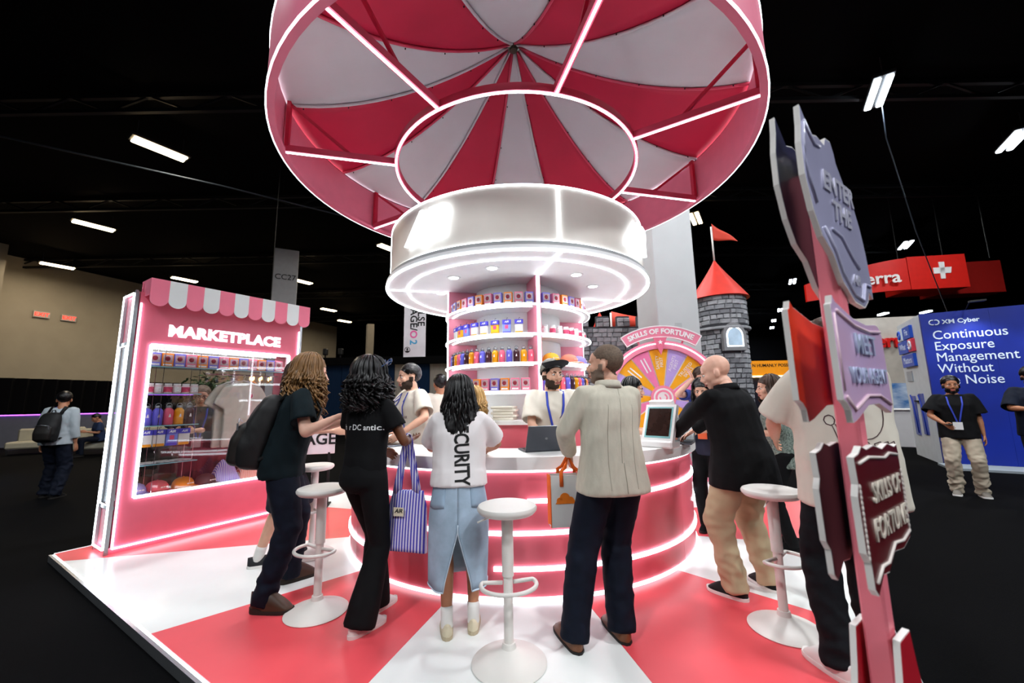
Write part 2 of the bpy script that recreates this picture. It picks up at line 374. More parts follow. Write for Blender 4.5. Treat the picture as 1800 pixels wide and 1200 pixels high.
# ------------------------------------------------------------------ drum above the column
m_drum = M('satin_drum', '#ece4da', .45, var=.02)
m_soff = M('soffit_white', '#f2f2f2', .5, var=.02)
def bend(me, R, a0):
    for v in me.vertices:
        x, y, z = v.co; a = math.radians(a0)+x/R; q = R+z; v.co = (math.sin(a)*q, -math.cos(a)*q, y)
    me.update()
def drum():
    r = empty('drum_header', (CX, CY, 2.70), 0, 'round white drum with glowing letters above the shelf column', 'sign')
    for k in range(4):
        MB().arc(1.49, 1.525, .10, .62, 14+90*k+.06, 14+90*k+89.94).build('drum_panel', m_drum, r, smooth=35)
        u = aim(14+90*k)
        MB().bar(u*1.530+Vector((0, 0, .10)), u*1.530+Vector((0, 0, .62)), .016, .012, up=u).build('light_strip', WH, r)
        MB().bar(u*.90+Vector((0, 0, -.006)), u*1.52+Vector((0, 0, -.006)), .011, .010).build('light_strip', WH, r)
    MB().arc(.2, 1.575, 0, .045).build('soffit', m_soff, r, smooth=35)
    MB().arc(1.47, 1.555, .045, .085).build('soffit_band', M('grey_band', '#a9abac', .45), r, smooth=35)
    for R0, R1, z0, z1 in ((1.495, 1.533, .088, .101), (1.495, 1.533, .622, .635), (1.560, 1.580, -.010, .004), (1.327, 1.339, -.010, .0)):
        MB().arc(R0, R1, z0, z1).build('light_ring', WH, r, smooth=35)
    MB().arc(.05, 1.50, .58, .60).build('drum_lid', m_soff, r, smooth=35)
    for x, y in ((-.184, 3.80), (-.608, 4.09), (.69, 4.06), (.955, 4.51), (-.85, 4.7), (.3, 5.95), (-.5, 5.9)):
        b = MB(); b.lathe([(.052, -.006), (.075, -.006), (.075, .0), (.052, 0)], 24, (x-CX, y-CY, 0), cap=False); d = b.build('downlight', m_soff, r, smooth=35)
        MB().lathe([(.0, -.004), (.052, -.004)], 24, (x-CX, y-CY, 0), cap=False).build('lens', led('downlight_led', k=2.), d)
        ld = bpy.data.lights.new('downlight_lamp', 'SPOT'); ld.energy = 22; ld.spot_size = 1.9; ld.spot_blend = .8; ld.shadow_soft_size = .05
        lo = bpy.data.objects.new('downlight_lamp', ld); COL.objects.link(lo); lo.parent = r; lo.location = (x-CX, y-CY, -.02)
    for a in (-31, 59, 149, 239):
        me = text_mesh('AIR', .40, ext=.02, bold=.012, shear=.45, sp=.80, w=.92); cx = sum(v.co.x for v in me.vertices)/len(me.vertices)
        me.transform(Matrix.Translation((-cx, .355, .035))); bend(me, 1.525, a); me.materials.clear(); me.materials.append(led('sign_led', k=.6))
        o = bpy.data.objects.new('lettering', me); COL.objects.link(o); o.parent = r
drum()
# ------------------------------------------------------------------ canopy
m_pfab = M('pink_fabric', '#cc2148', .6, var=.05, nscale=2)
m_wfab = M('white_fabric', '#d9dcdf', .6, var=.03, nscale=2)
m_pmet = M('pink_metal', '#e0506e', .4, var=.03); m_fascia = M('fascia_pink', '#ee7f98', .45, var=.03)
def canopy():
    cx, cy, zb = .09, 4.79, 4.225; R = 2.76; zt = .62; r = empty('carousel_canopy', (cx, cy, zb), 0, 'huge pink and white striped round canopy with lit spokes overhead', 'canopy')
    for k in range(8):
        a = 14+45*k; u = aim(a)
        MB().arc(R-.03, R, .0, zt, a+.05, a+44.95).build('fascia_panel', m_fascia, r, smooth=35)
        MB().arc(R-.07, R-.005, -.012, .03, a, a+45).build('rim', m_fascia, r, smooth=35)
        sp = MB(); sp.bar(u*1.50+Vector((0, 0, .035)), u*(R-.06)+Vector((0, 0, .035)), .055, .075); s = sp.build('spoke', m_pmet, r)
        MB().bar(u*1.50+Vector((0, 0, -.008)), u*(R-.07)+Vector((0, 0, -.008)), .018, .012).build('light_strip', WH, s)
        MB().bar(u*(R-.075)+Vector((0, 0, .06)), u*(R-.075)+Vector((0, 0, zt)), .06, .04, up=u).build('post', m_pinkdk, r)
        MB().bar(u*2.02+Vector((0, 0, .07)), u*(R-.09)+Vector((0, 0, zt-.03)), .03, .03).build('brace', m_pinkdk, r)
    MB().arc(1.465, 1.51, -.005, .075).build('inner_ring', m_pmet, r, smooth=35)
    MB().arc(1.482, 1.500, -.018, -.005).build('light_ring', WH, r, smooth=35)
    MB().arc(R-.004, R+.010, -.012, .004).build('light_ring', led('rim_led', k=.35), r, smooth=35)
    MB().arc(R-.004, R+.010, zt-.006, zt+.008).build('light_ring', led('rim_led', k=.35), r, smooth=35)
    za = 1.98
    cm = MB().ell((0, 0, 0), (.008, .008, .012), nu=6, nv=4).mesh('clip'); cm.materials.append(m_steel_dk)
    def prof(s): return zt+.02+(za-zt)*(1-s)**1.8
    for k in range(12):
        a0 = -17.2+30*k
        def pt(u, v, dz=0.):
            s = .03+.97*u; a = math.radians(a0+30*v); q = 1-.018*math.sin(PI*v)*s
            return (math.sin(a)*s*(R-.02), -math.cos(a)*s*(R-.02), prof(s)*(.985+.015*q)+dz-.05*math.sin(PI*v)*s*(1-s))
        MB().grid(22, 8, pt, lambda u, v: pt(u, v, .006)).build('roof_panel', m_wfab if k % 2 == 0 else m_pfab, r, smooth=True)
        u = aim(a0); pts = [u*((.03+.97*i/16)*(R-.03))+Vector((0, 0, prof(.03+.97*i/16)-.012)) for i in range(17)]
        MB().tube(pts, .018, 6).build('rib', m_pmet if k % 2 else m_wfab, r, smooth=True)
        for i in (3, 6, 9, 12, 15):
            o = bpy.data.objects.new('clip', cm); COL.objects.link(o); o.parent = r; o.location = (pts[i].x+u.y*.03, pts[i].y-u.x*.03, pts[i].z-.016)
    MB().lathe([(.0, za-.10), (.05, za-.10), (.06, za-.05), (.09, za-.03), (.09, za+.05), (.0, za+.06)], 16).build('apex_hub', M('bronze_hub', '#4a4238', .5, metal=.5), r, smooth=35)
    for k in range(4):
        u = aim(14+90*k+45); MB().tube([u*(R-.06)+Vector((0, 0, zt)), u*(R-.06)+Vector((0, 0, 9.2-zb))], .008, 6).build('suspension_cable', m_steel_dk, r)
canopy()
# ================================================================== MARKETPLACE KIOSK (shell)
KP = Vector((-3.914, 4.056, 0)); KW, KD, KH = 1.74, .37, 2.60
m_kpink = M('kiosk_pink', '#dc687e', .4, var=.03)
m_alu = M('kiosk_aluminium', '#a9aeb2', .3, metal=.8)
KIOSK = None
def kiosk():
    global KIOSK
    r = empty('market_kiosk', KP, KA, 'pink marketplace display kiosk with striped awning and lit glass window', 'kiosk'); KIOSK = r
    w0, w1, z0, z1 = .15, 1.60, .50, 2.05
    for y, nm in ((.012, 'front_panel'), (KD-.012, 'back_panel')):
        for (xa, xb, za, zb) in ((0.02, KW, .06, z0), (0.02, KW, z1, KH), (.02, w0, z0, z1), (w1, KW, z0, z1)):
            MB().box(((xa+xb)/2, y, (za+zb)/2), (xb-xa, .024, zb-za)).build(nm, m_kpink, r)
    MB().box((KW/2, KD/2, .03), (KW, KD, .06)).build('plinth', m_kpink, r)
    MB().box((KW/2, KD/2, KH-.01), (KW, KD-.05, .03)).build('top_panel', m_kpink, r)
    MB().box((KW-.012, KD/2, KH/2), (.024, KD-.05, KH-.06)).build('side_panel', m_kpink, r)
    # left side: pink panels above and below a tall narrow window
    for za, zb in ((.06, .42), (2.06, KH-.03)): MB().box((.012, KD/2, (za+zb)/2), (.02, KD-.06, zb-za)).build('side_panel', m_kpink, r)
    for y in (.012, KD-.012):
        for x in (-.008, KW+.008): MB().box((x, y, KH/2), (.03, .03, KH)).build('corner_post', m_alu, r)
        MB().box((-.012, y, KH), (.02, .03, .03)).build('corner_cap', m_alu, r)
    for z in (.42, 2.06): MB().box((.004, KD/2, z), (.03, KD-.04, .03)).build('side_rail', m_alu, r)
    # light strips: front outline, window outline, side outline
    def strip(a, b, w=.014): MB().bar(a, b, w, .012).build('light_strip', WH, r)
    strip((.03, -.008, .05), (.03, -.008, KH-.12)); strip((KW-.02, -.008, .05), (KW-.02, -.008, KH-.2)); strip((.03, -.008, .05), (KW-.02, -.008, .05))
    f = MB()
    for a, b in (((w0, z0), (w1, z0)), ((w1, z0), (w1, z1)), ((w1, z1), (w0, z1)), ((w0, z1), (w0, z0))):
        f.bar((a[0], -.008, a[1]), (b[0], -.008, b[1]), .016, .024)
    f.build('window_light_frame', WH, r)
    for y in (.03, KD-.02):
        strip((-.028, y, .05), (-.028, y, KH-.02), .007)
    strip((-.028, .03, KH-.02), (-.028, KD-.02, KH-.02)); strip((-.028, .03, .05), (-.028, KD-.02, .05))
    f = MB()
    for a, b in (((.06, .45), (KD-.05, .45)), ((KD-.05, .45), (KD-.05, 2.03)), ((KD-.05, 2.03), (.06, 2.03)), ((.06, 2.03), (.06, .45))):
        f.bar((-.02, a[0], a[1]), (-.02, b[0], b[1]), .008, .009)
    f.build('side_window_light', led('side_led', k=.4), r)
    gl = glass_mat()
    MB().box(((w0+w1)/2, .014, (z0+z1)/2), (w1-w0, .006, z1-z0)).build('front_glass', gl, r)
    MB().box(((w0+w1)/2, KD-.014, (z0+z1)/2), (w1-w0, .006, z1-z0)).build('back_glass', gl, r)
    MB().box((.004, KD/2, 1.24), (.006, KD-.1, 1.58)).build('side_glass', gl, r)
    MB().box(((w0+w1)/2, KD/2, z0-.01), (KW-.06, KD-.06, .02)).build('display_floor', m_white, r)
    MB().box(((w0+w1)/2, KD/2, z1+.012), (KW-.06, KD-.06, .02)).build('display_ceiling', m_kpink, r)
    for y in (.08, KD-.08): MB().box(((w0+w1)/2, y, z1-.003), (w1-w0-.05, .02, .008)).build('case_light', led('case_led', k=1.3), r)
    # glass shelves with rods and clips
    m_sg = glass_mat('shelf_glass', (.86, .95, .95), .1)
    for z, xa, xb in ((1.835, .17, 1.58), (1.54, .17, .66), (1.20, .17, .66), (.80, .17, .68)):
        s = MB().box(((xa+xb)/2, .19, z-.006), (xb-xa, .26, .012)).build('glass_shelf', m_sg, r)
        MB().box(((xa+xb)/2, .058, z-.006), (xb-xa, .004, .011)).build('shelf_edge', M('glass_edge', '#8fc4ce', .2), s)
    for x in (.30, .63):
        for y in (.07, .31): MB().tube([(x, y, z0), (x, y, z1)], .003, 6).build('shelf_rod', M('chrome', '#d8d8d8', .15, metal=1), r)
    MB().tube([(.72, .17, 1.775), (1.56, .17, 1.775)], .008, 8).build('hanging_rail', M('chrome', '#d8d8d8', .15, metal=1), r)
    # awning: eleven scalloped stripes
    n = 11; x0, x1 = .05, KW+.03; sw = (x1-x0)/n; zt, zb = 2.735, 2.47
    aw = empty('awning', (0, 0, 0)); aw.parent = r
    ma, mb_ = M('awning_pink', '#ef7f98', .5, var=.03), M('awning_white', '#e3eeec', .5, var=.02)
    for i in range(n):
        a, b = x0+i*sw, x0+(i+1)*sw; rr = sw*.46; poly = [(a, zt), (b, zt), (b, zb+.05)]+[((a+b)/2+rr*1.087*math.cos(t*PI/10), zb+.0+.05-(.075)*math.sin(t*PI/10)) for t in range(1, 10)]+[(a, zb+.05)]
        q = MB(); q.prism(poly, 0, .012, frame((0, -.15, 0), (1, 0, 0), (0, 0, 1)))
        q.prism([(-.15, zt), (.12, zt+.0), (.12, zt-.02), (-.15, zt-.012)], a, b, frame((0, 0, 0), (0, 1, 0), (0, 0, 1)))
        q.build('awning_stripe', ma if i % 2 == 0 else mb_, aw, smooth=30)
    for x in (x0, x1-.012): MB().box((x+.006, -.015, 2.645), (.012, .25, .17)).build('awning_side', ma, aw)
    MB().box((KW/2, .06, KH+.05), (KW-.1, .05, .12)).build('awning_bracket', m_kpink, aw)
    text('MARKETPLACE', led('marketplace_led', k=.16), r, frame((.875, -.004, 2.215), (1, 0, 0), (0, 0, 1)), size=.165, ext=.006, bold=.009, sp=1.08, w=1.02)
kiosk()
# ================================================================== PEOPLE
def ring(c, w, d, R=None, n=18, e=2.4):
    out = []
    for k in range(n):
        a = 2*PI*k/n; ca, sa = math.cos(a), math.sin(a)
        p = Vector((w*math.copysign(abs(ca)**(2/e), ca), d*math.copysign(abs(sa)**(2/e), sa), 0))
        if R is not None: p = R @ p
        out.append((c[0]+p[0], c[1]+p[1], c[2]+p[2]))
    return out
def limb(mb, pts, rad, n=14, flat=None):
    """tapered round-ended chain"""
    P = [Vector(p) for p in pts]; Q = []; r = []
    for i in range(len(P)-1):          # subdivide
        for k in range(4): t = k/4; Q.append(P[i].lerp(P[i+1], t)); r.append(rad[i]*(1-t)+rad[i+1]*t)
    Q.append(P[-1]); r.append(rad[-1])
    a = (Q[0]-Q[1]).normalized(); b = (Q[-1]-Q[-2]).normalized()
    Q = [Q[0]+a*r[0]*.8, Q[0]+a*r[0]*.5]+Q+[Q[-1]+b*r[-1]*.5, Q[-1]+b*r[-1]*.8]; r = [r[0]*.35, r[0]*.8]+r+[r[-1]*.8, r[-1]*.35]
    mb.tube(Q, r, n, up=(.3, .9, .2)); return mb
def ik(a, c, l1, l2, pole):
    a, c, pole = Vector(a), Vector(c), Vector(pole); d = c-a; L = d.length
    if L > (l1+l2)*.999: c = a+d*((l1+l2)*.999/L); d = c-a; L = d.length
    x = (l1*l1-l2*l2+L*L)/(2*L); h = math.sqrt(max(l1*l1-x*x, 0)); u = d/L; p = pole-u*pole.dot(u); p.normalize()
    return a+u*x+p*h, c
_head = {}
def head_mesh(vox=.0065):
    if vox in _head: return _head[vox]
    b = MB()
    b.ell((0, -.014, .046), (.076, .094, .088)); b.ell((0, .018, -.005), (.066, .075, .085)); b.ell((0, .03, -.045), (.052, .058, .056))
    b.ell((0, .067, -.086), (.024, .020, .020)); b.ell((0, .06, .045), (.056, .034, .045))
    for s in (-1, 1):
        b.ell((s*.037, .062, -.018), (.026, .026, .028)); b.ell((s*.030, .083, .025), (.024, .012, .009)); b.ell((s*.048, .012, -.058), (.016, .036, .022))
        b.ell((s*.078, -.008, -.004), (.011, .021, .032)); b.ell((s*.013, .099, -.030), (.010, .012, .009))
    b.tube([(0, .090, .022), (0, .100, -.004), (0, .113, -.026), (0, .101, -.036)], [.010, .012, .0145, .010], 8)
    b.ell((0, .088, -.055), (.024, .012, .007)); b.ell((0, .086, -.066), (.021, .013, .008))
    limb(b, [(0, -.02, -.06), (0, -.03, -.15)], [.052, .056])
    v, f = remesh(b, vox); v = lap(v, f, 3, .5); n = normals(v, f)
    _head[vox] = (v, f, n); return _head[vox]
def shell(vox, mask, off, jit=0., seed=1):
    """faces of the head inside mask, pushed out: short hair, stubble, beards"""
    v, f, n = head_mesh(vox); keep = mask(v); fk = f[keep[f].sum(1) >= 3]
    idx = np.unique(fk); mp = -np.ones(len(v), int); mp[idx] = np.arange(len(idx)); fk = mp[fk]; a = v[idx]; nn = n[idx]
    rs = np.random.RandomState(seed); o = off(a) if callable(off) else np.full(len(a), off); o = o+rs.rand(len(a))*jit
    top = a+nn*o[:, None]; bot = a-nn*.004; k = len(a)
    e = {}
    for q in fk:
        for i in range(4):
            p, r = int(q[i]), int(q[(i+1) % 4]); e[(p, r)] = e.get((p, r), 0)+1
    side = [(r, p, p+k, r+k) for (p, r) in e if (r, p) not in e]
    return np.concatenate([top, bot]), np.concatenate([fk, fk[:, ::-1]+k, np.array(side, int).reshape(-1, 4)])
def scalp(v, front=.8, lift=.005):
    x, y, z = v[:, 0], v[:, 1], v[:, 2]
    return (z > front*y+lift) & ~((np.abs(x) > .066) & (z < .036) & (y > -.034)) & (z > -.075)
def beardm(v):
    x, y, z = v[:, 0], v[:, 1], v[:, 2]
    return (((z < -.034+.55*np.clip(.06-y, 0, .06)) & (y > .0)) | ((np.abs(x) > .05) & (y > -.012) & (y < .026) & (z < .012))) & (z > -.112) & ~((np.abs(x) < .023) & (z > -.072) & (z < -.047) & (y > .06)) & ~((np.abs(x) < .032) & (z > -.043) & (y > .07)) & ~((np.abs(x) < .05) & (z > -.036) & (y > .05))
def hand(mb, w, fd, pn, side, curl=.5, S=1., spread=.06):
    """wrist w, finger direction fd, palm normal pn; side +1 right hand"""
    fd = Vector(fd).normalized(); pn = Vector(pn); pn = (pn-fd*pn.dot(fd)).normalized(); x = fd.cross(pn)*side   # x towards the thumb
    w = Vector(w); k = .95*S
    def q(a, b, c): return w+x*(a*k)+fd*(b*k)+pn*(c*k)
    rings = []
    for b, hw, ht in ((-.03, .024, .019), (.0, .026, .018), (.03, .036, .016), (.06, .041, .0145), (.088, .040, .012), (.098, .036, .008)):
        rings.append([q(hw*math.cos(t*2*PI/12), b, ht*math.sin(t*2*PI/12)) for t in range(12)])
    mb.loft(rings)
    for i, (a, L) in enumerate(((.030, .070), (.0105, .079), (-.0095, .074), (-.0285, .058))):
        p = Vector((a, .086, 0)); ang = .25*curl; pts = [q(a*.95, .06, 0), q(*p)]; sp = (a)*spread/.03
        for s in (.45, .30, .25):
            p = p+Vector((sp*L*s, math.cos(ang)*L*s, math.sin(ang)*L*s)); pts.append(q(*p)); ang += .75*curl
        mb.tube(pts, [.0092*k, .0095*k, .0088*k, .0078*k, .006*k], 8, up=pn)
    pts = [q(.018, .018, .004), q(.043, .042, .012), q(.054, .070, .020), q(.052, .094, .026+.012*curl)]
    mb.tube(pts, [.014*k, .0125*k, .0105*k, .0075*k], 8, up=pn)
def wrinkle(v, f, amp, freq=(9, 9, 5), seed=0., mask=None):
    n = normals(v, f); d = np.empty(len(v)); o = Vector((seed*3.1, seed*1.7, seed*.9))
    for i, p in enumerate(v):
        u_ = p[0]+.35*noise.noise(Vector(p)*3+o); a = noise.noise(Vector((u_*freq[0], p[1]*freq[1], p[2]*freq[2]+(p[0]+p[1])*freq[0]*.5))+o); b = noise.noise(Vector((p[0]*freq[0]*2.3-p[2]*4, p[1]*freq[1]*2.3, p[2]*freq[2]*2.6))-o)
        d[i] = .5-1.6*abs(a)+.6*b
    if mask is not None: d = d*mask(v)
    return v+n*(d*amp)[:, None]
m_eye = M('eye_white', '#e8e4de', .2, var=.02); m_iris = M('iris_brown', '#2a1a10', .2, var=.1)
def skin(name, col): return M('skin_'+name, col, .5, var=.06, nscale=14, bump=.05, bscale=160)
SK = {'fair': skin('fair', '#deaa90'), 'tan': skin('tan', '#b97e5e'), 'brown': skin('brown', '#6d4027'), 'olive': skin('olive', '#a06a4a'), 'pink': skin('pink', '#e6b39c'), 'dark': skin('dark', '#4d2f20')}
def LB(*c): return c
def hollow(v, E, D, rc, depth=.035):
    q = v-np.array(E); d = q @ np.array(D); rad = np.linalg.norm(q-d[:, None]*np.array(D), axis=1); k = (np.abs(d) < .016) & (rad < rc)
    v[k] -= np.outer(depth*(1-(rad[k]/rc)**6), np.array(D)); return v
class Person:
    """local frame: x right, y forward, z up; sizes for 1.75 m scaled by S"""
    def __init__(s, label, x, y, yaw, h, sex='m', sk='fair', bw=1., feet=None, pelvis=(0, 0, 0), lean=(0, 0), twist=0., head=(0, 0, 0), neck=(0, 0), hands=(None, None), poles=(None, None), palm=(None, None), fdir=(None, None), curl=.55, z=0., group=None, vox=.013, fine=True, hipdrop=0.):
        s.S = S = h/1.75; s.sex = sex; s.bw = bw; s.vox = vox; s.fine = fine
        s.root = empty('person', (x, y, z), math.radians(yaw), label, 'person', group)
        f = sex == 'f'; s.skm = SK[sk]
        s.shx = (.148 if f else .168)*bw; s.hw = (.172 if f else .165)*bw
        P = Vector((pelvis[0], pelvis[1], .95+pelvis[2])); s.P = P
        s.ln = lean; s.tw = math.radians(twist)
        s.fe = feet or ((-.1, 0, 4), (.1, 0, -4))
        s.hip = [P+Vector((sx*.088*bw, 0, -.02)) for sx in (-1, 1)]; s.ank = []; s.kn = []
        for i in range(2):
            fx, fy, fa = s.fe[i][:3]; up = s.fe[i][3] if len(s.fe[i]) > 3 else 0.
            a = Vector((fx, fy, .085+up)); fr = Matrix.Rotation(math.radians(fa), 3, 'Z') @ Vector((0, 1, 0))
            k, a = ik(s.hip[i], a, .445, .435, fr+Vector((0, .2, 0))); s.ank.append(a); s.kn.append(k)
        s.sh = [s.T((sx*s.shx, -.005, 1.425)) for sx in (-1, 1)]; s.el = []; s.wr = []
        for i, sx in enumerate((-1, 1)):
            t = hands[i] or (s.sh[i]+Vector((sx*.06, .03, -.545)))
            pl = poles[i] or (sx*.35, -1, -.25)
            e, w = ik(s.sh[i], t, .29, .265, pl); s.el.append(e); s.wr.append(w)
        s.neck0 = s.T((0, -.01, 1.46)); hp = s.T((0, .012+neck[0], 1.605+neck[1]))
        s.Rh = Matrix.Rotation(math.radians(head[0]), 3, 'Z') @ Matrix.Rotation(math.radians(head[1]), 3, 'X') @ Matrix.Rotation(math.radians(head[2]), 3, 'Y'); s.hc = hp
        s.palm, s.fdir, s.curl = palm, fdir, curl
        s.body()
    def T(s, p):
        p = Vector(p); t = min(max((p.z-1.0)/.4, 0), 1); q = Matrix.Rotation(s.tw*t, 3, 'Z') @ (p-Vector((0, 0, .95)))
        return s.P+s.RL(p.z) @ q
    def RL(s, z):
        k = min(max((z-.86)/.2, 0), 1); return Matrix.Rotation(math.radians(-s.ln[0])*k, 3, 'X') @ Matrix.Rotation(math.radians(s.ln[1])*k, 3, 'Y')
    def RT(s, z): t = min(max((z-1.0)/.4, 0), 1); return s.RL(z) @ Matrix.Rotation(s.tw*t, 3, 'Z')
    def H(s, v): return 1.1*np.array(v) @ np.array(s.Rh).T+np.array(s.hc)     # head points -> local
    def out(s, name, v, f, mat, smooth=True, parent=None): return np_obj(name, np.asarray(v)*s.S, f, mat, parent or s.root, smooth)
    def mb(s, name, m, mat, smooth=True, parent=None):
        m.v = [(a*s.S, b*s.S, c*s.S) for a, b, c in m.v]; return m.build(name, mat, parent or s.root, smooth)
    def trunk(s, mb, k=1., rows=None):
        f = s.sex == 'f'; b = s.bw
        rows = rows or ([(.83, .10, .09, 0), (.90, .168, .118, -.005), (.97, .165, .110, 0), (1.08, .135, .088, .005), (1.20, .143, .098, .01), (1.31, .155, .112, .015), (1.40, .150, .085, 0), (1.455, .085, .062, -.005), (1.50, .052, .052, 0)] if f else
                        [(.83, .10, .09, 0), (.90, .162, .112, 0), (.97, .160, .105, 0), (1.08, .155, .100, .005), (1.20, .165, .108, .01), (1.32, .178, .118, .01), (1.41, .165, .092, 0), (1.46, .09, .065, -.005), (1.50, .056, .056, 0)])
        mb.loft([ring(s.T((0, r[3], r[0])), r[1]*b*k, r[2]*b*k, s.RT(r[0])) for r in rows])
    def body(s):
        mb = MB(); s.trunk(mb, .93); f = s.sex == 'f'; a = .9 if f else 1.
        limb(mb, [s.neck0, s.hc+s.Rh @ Vector((0, -.025, -.07))], [.056*a, .052*a])
        for i in range(2):
            limb(mb, [s.sh[i], s.sh[i].lerp(s.el[i], .45), s.el[i]], [.050*a, .046*a, .038*a]); limb(mb, [s.el[i], s.el[i].lerp(s.wr[i], .3), s.wr[i]], [.040*a, .041*a, .026*a])
            limb(mb, [s.hip[i], s.hip[i].lerp(s.kn[i], .4), s.kn[i]], [.080*s.bw, .074*s.bw, .052]); limb(mb, [s.kn[i], s.kn[i].lerp(s.ank[i], .3), s.ank[i].lerp(s.kn[i], .12), s.ank[i]], [.053, .056, .038, .036])
        v, fa = remesh(mb, s.vox); v = lap(v, fa, 4, .5); V = [v]; Fs = [fa]; n = len(v)
        hv, hf, hn = head_mesh(.0065 if s.fine else .011); V.append(s.H(hv*(.96 if f else 1.))); Fs.append(hf+n); n += len(hv)
        for i, sx in enumerate((-1, 1)):
            fd = Vector(s.fdir[i]) if s.fdir[i] else (s.wr[i]-s.el[i]).normalized(); pn = s.palm[i] or (-sx, 0, 0)
            h = MB(); hand(h, s.wr[i]+fd*.01, fd, pn, sx, s.curl, .92 if f else 1.); hv, hf = remesh(h, .0042 if s.fine else .007); hv = lap(hv, hf, 1, .4)
            V.append(hv); Fs.append(hf+n); n += len(hv)
        s.out('body', np.concatenate(V), np.concatenate(Fs), s.skm)
    def eyes(s, brow=None, lip=None):
        k = .96 if s.sex == 'f' else 1.
        for sx in (-1, 1):
            m = MB(); m.ell((0, 0, 0), (.0135, .010, .0085)); m.v = [tuple(p) for p in s.H([(a+sx*.031*k, b+.0815*k, c+.008*k) for a, b, c in m.v])]; e = s.mb('eye', m, m_eye)
            m = MB(); m.ell((0, 0, 0), (.0058, .003, .0062)); m.v = [tuple(p) for p in s.H([(a+sx*.031*k, b+.0905*k, c+.008*k) for a, b, c in m.v])]; s.mb('iris', m, m_iris, parent=e)
            if brow:
                m = MB(); m.tube([(sx*.014*k, .0955*k, .024*k), (sx*.03*k, .0945*k, .031*k), (sx*.05*k, .080*k, .026*k)], [.004, .0045, .002], 6); m.v = [tuple(p) for p in s.H(m.v)]; s.mb('eyebrow', m, brow)
        if lip:
            m = MB()
            for z in (-.0545, -.0645): m.tube([(-.024*k, .084*k, -.060*k), (-.012*k, .0965*k, z*k), (0, .0995*k, z*k), (.012*k, .0965*k, z*k), (.024*k, .084*k, -.060*k)], [.002, .0048, .0052, .0048, .002], 6)
            m.v = [tuple(p) for p in s.H(m.v)]; s.mb('lips', m, lip)
    def tee(s, mat, hem=.86, sleeve=.68, loose=1.12, w=1., name='t_shirt', amp=.006, rows=None, cuff=.080, neckz=1.475, vox=.012, low=None):
        mb = MB(); b = s.bw*loose; f = s.sex == 'f'
        wd = (.150 if f else .168)*w; dp = (.105 if f else .115)*w; sl = sleeve
        rows = rows or [(hem, wd*1.04, dp*1.08, 0), (hem+.1, wd*1.01, dp*1.04, 0), (1.08, wd*.97, dp, .0), (1.20, wd*.99, dp, .008), (1.32, wd*1.02, dp*1.03, .01), (1.40, wd*.99, dp*.82, 0), (1.44, .125, .075, 0), (neckz, .075, .064, 0)]
        mb.loft([ring(s.T((0, r[3], r[0])), r[1]*b, r[2]*b, s.RT(r[0])) for r in rows]); ends = []
        for i in range(2):
            P, r = s.sleeve_path(i, sl); k = loose*(.92 if f else 1.)
            rr = [.056*k if t < .05 else (.060+(cuff-.060)*min(t/.9, 1))*k if sl <= 1 else .066*k+(.050*k-.066*k)*t/2 for t in r]
            limb_open(mb, P, rr); ends.append(rr[-1])
        v, fa = remesh(mb, vox); v = lap(v, fa, 3, .5); v = wrinkle(v, fa, amp*1.0, (7, 7, 3.2), s.S*7+s.bw)
        for i in range(2):                      # hollow the sleeve ends and the hem
            P, r = s.sleeve_path(i, sl); E = P[-1]; D = (P[-1]-P[-2]).normalized(); v = hollow(v, E, D, ends[i]*.86)
        c = s.T((0, rows[0][3], rows[0][0])); q = v-np.array(c); rr = np.sqrt((q[:, 0]/(rows[0][1]*b))**2+(q[:, 1]/(rows[0][2]*b))**2); k = (np.abs(q[:, 2]) < .016) & (rr < .86); v[k, 2] += .03*(1-(rr[k]/.86)**6)
        s.top = s.out(name, v, fa, mat); return s.top
    def sleeve_path(s, i, t):
        P = [s.sh[i]+(s.T((0, 0, 1.40))-s.sh[i])*.25, s.sh[i]]; r = [0, 0]
        for k in range(1, 7):
            u = t*k/6
            P.append(s.sh[i].lerp(s.el[i], u) if u <= 1 else s.el[i].lerp(s.wr[i], u-1)); r.append(u)
        return P, r
    def trousers(s, mat, cuff=.062, knee=.072, thigh=.098, waist=1.02, name='trousers', amp=.006, length=1., stack=0., vox=.012, seat=1.):
        mb = MB(); b = s.bw; f = s.sex == 'f'
        hw = .172 if f else .165
        rows = [(.84, .11*b, .10*b*seat, -.0), (.89, hw*b, .122*b*seat, -.006), (.95, (hw+.003)*b, .118*b*seat, -.004), (waist, (.145 if f else .16)*b, .104*b, 0)]
        mb.loft([ring(s.P+Vector((0, r[3], r[0]-.95)), r[1], r[2]) for r in rows])
        for i in range(2):
            a = s.ank[i]+(s.ank[i]-s.kn[i]).normalized()*(-.0); end = s.kn[i].lerp(s.ank[i]+Vector((0, 0, -.045)), length)
            limb_open(mb, [s.hip[i]+Vector((0, 0, .0)), s.hip[i].lerp(s.kn[i], .35), s.kn[i], s.kn[i].lerp(end, .35), s.kn[i].lerp(end, .75), end], [thigh*b, thigh*.95*b, knee*b, knee*.6+cuff*.42, cuff*.98, cuff])
        v, fa = remesh(mb, vox); v = lap(v, fa, 4, .5); kz = [k.z for k in s.kn]; az = .18
        def mk(q): return .6+1.0*np.exp(-((q[:, 2]-np.mean(kz))/.1)**2)+stack*np.exp(-((q[:, 2]-az)/.13)**2)
        v = wrinkle(v, fa, amp, (6, 6, 9), s.S*3+s.bw*2, mk)
        return s.out(name, v, fa, mat)
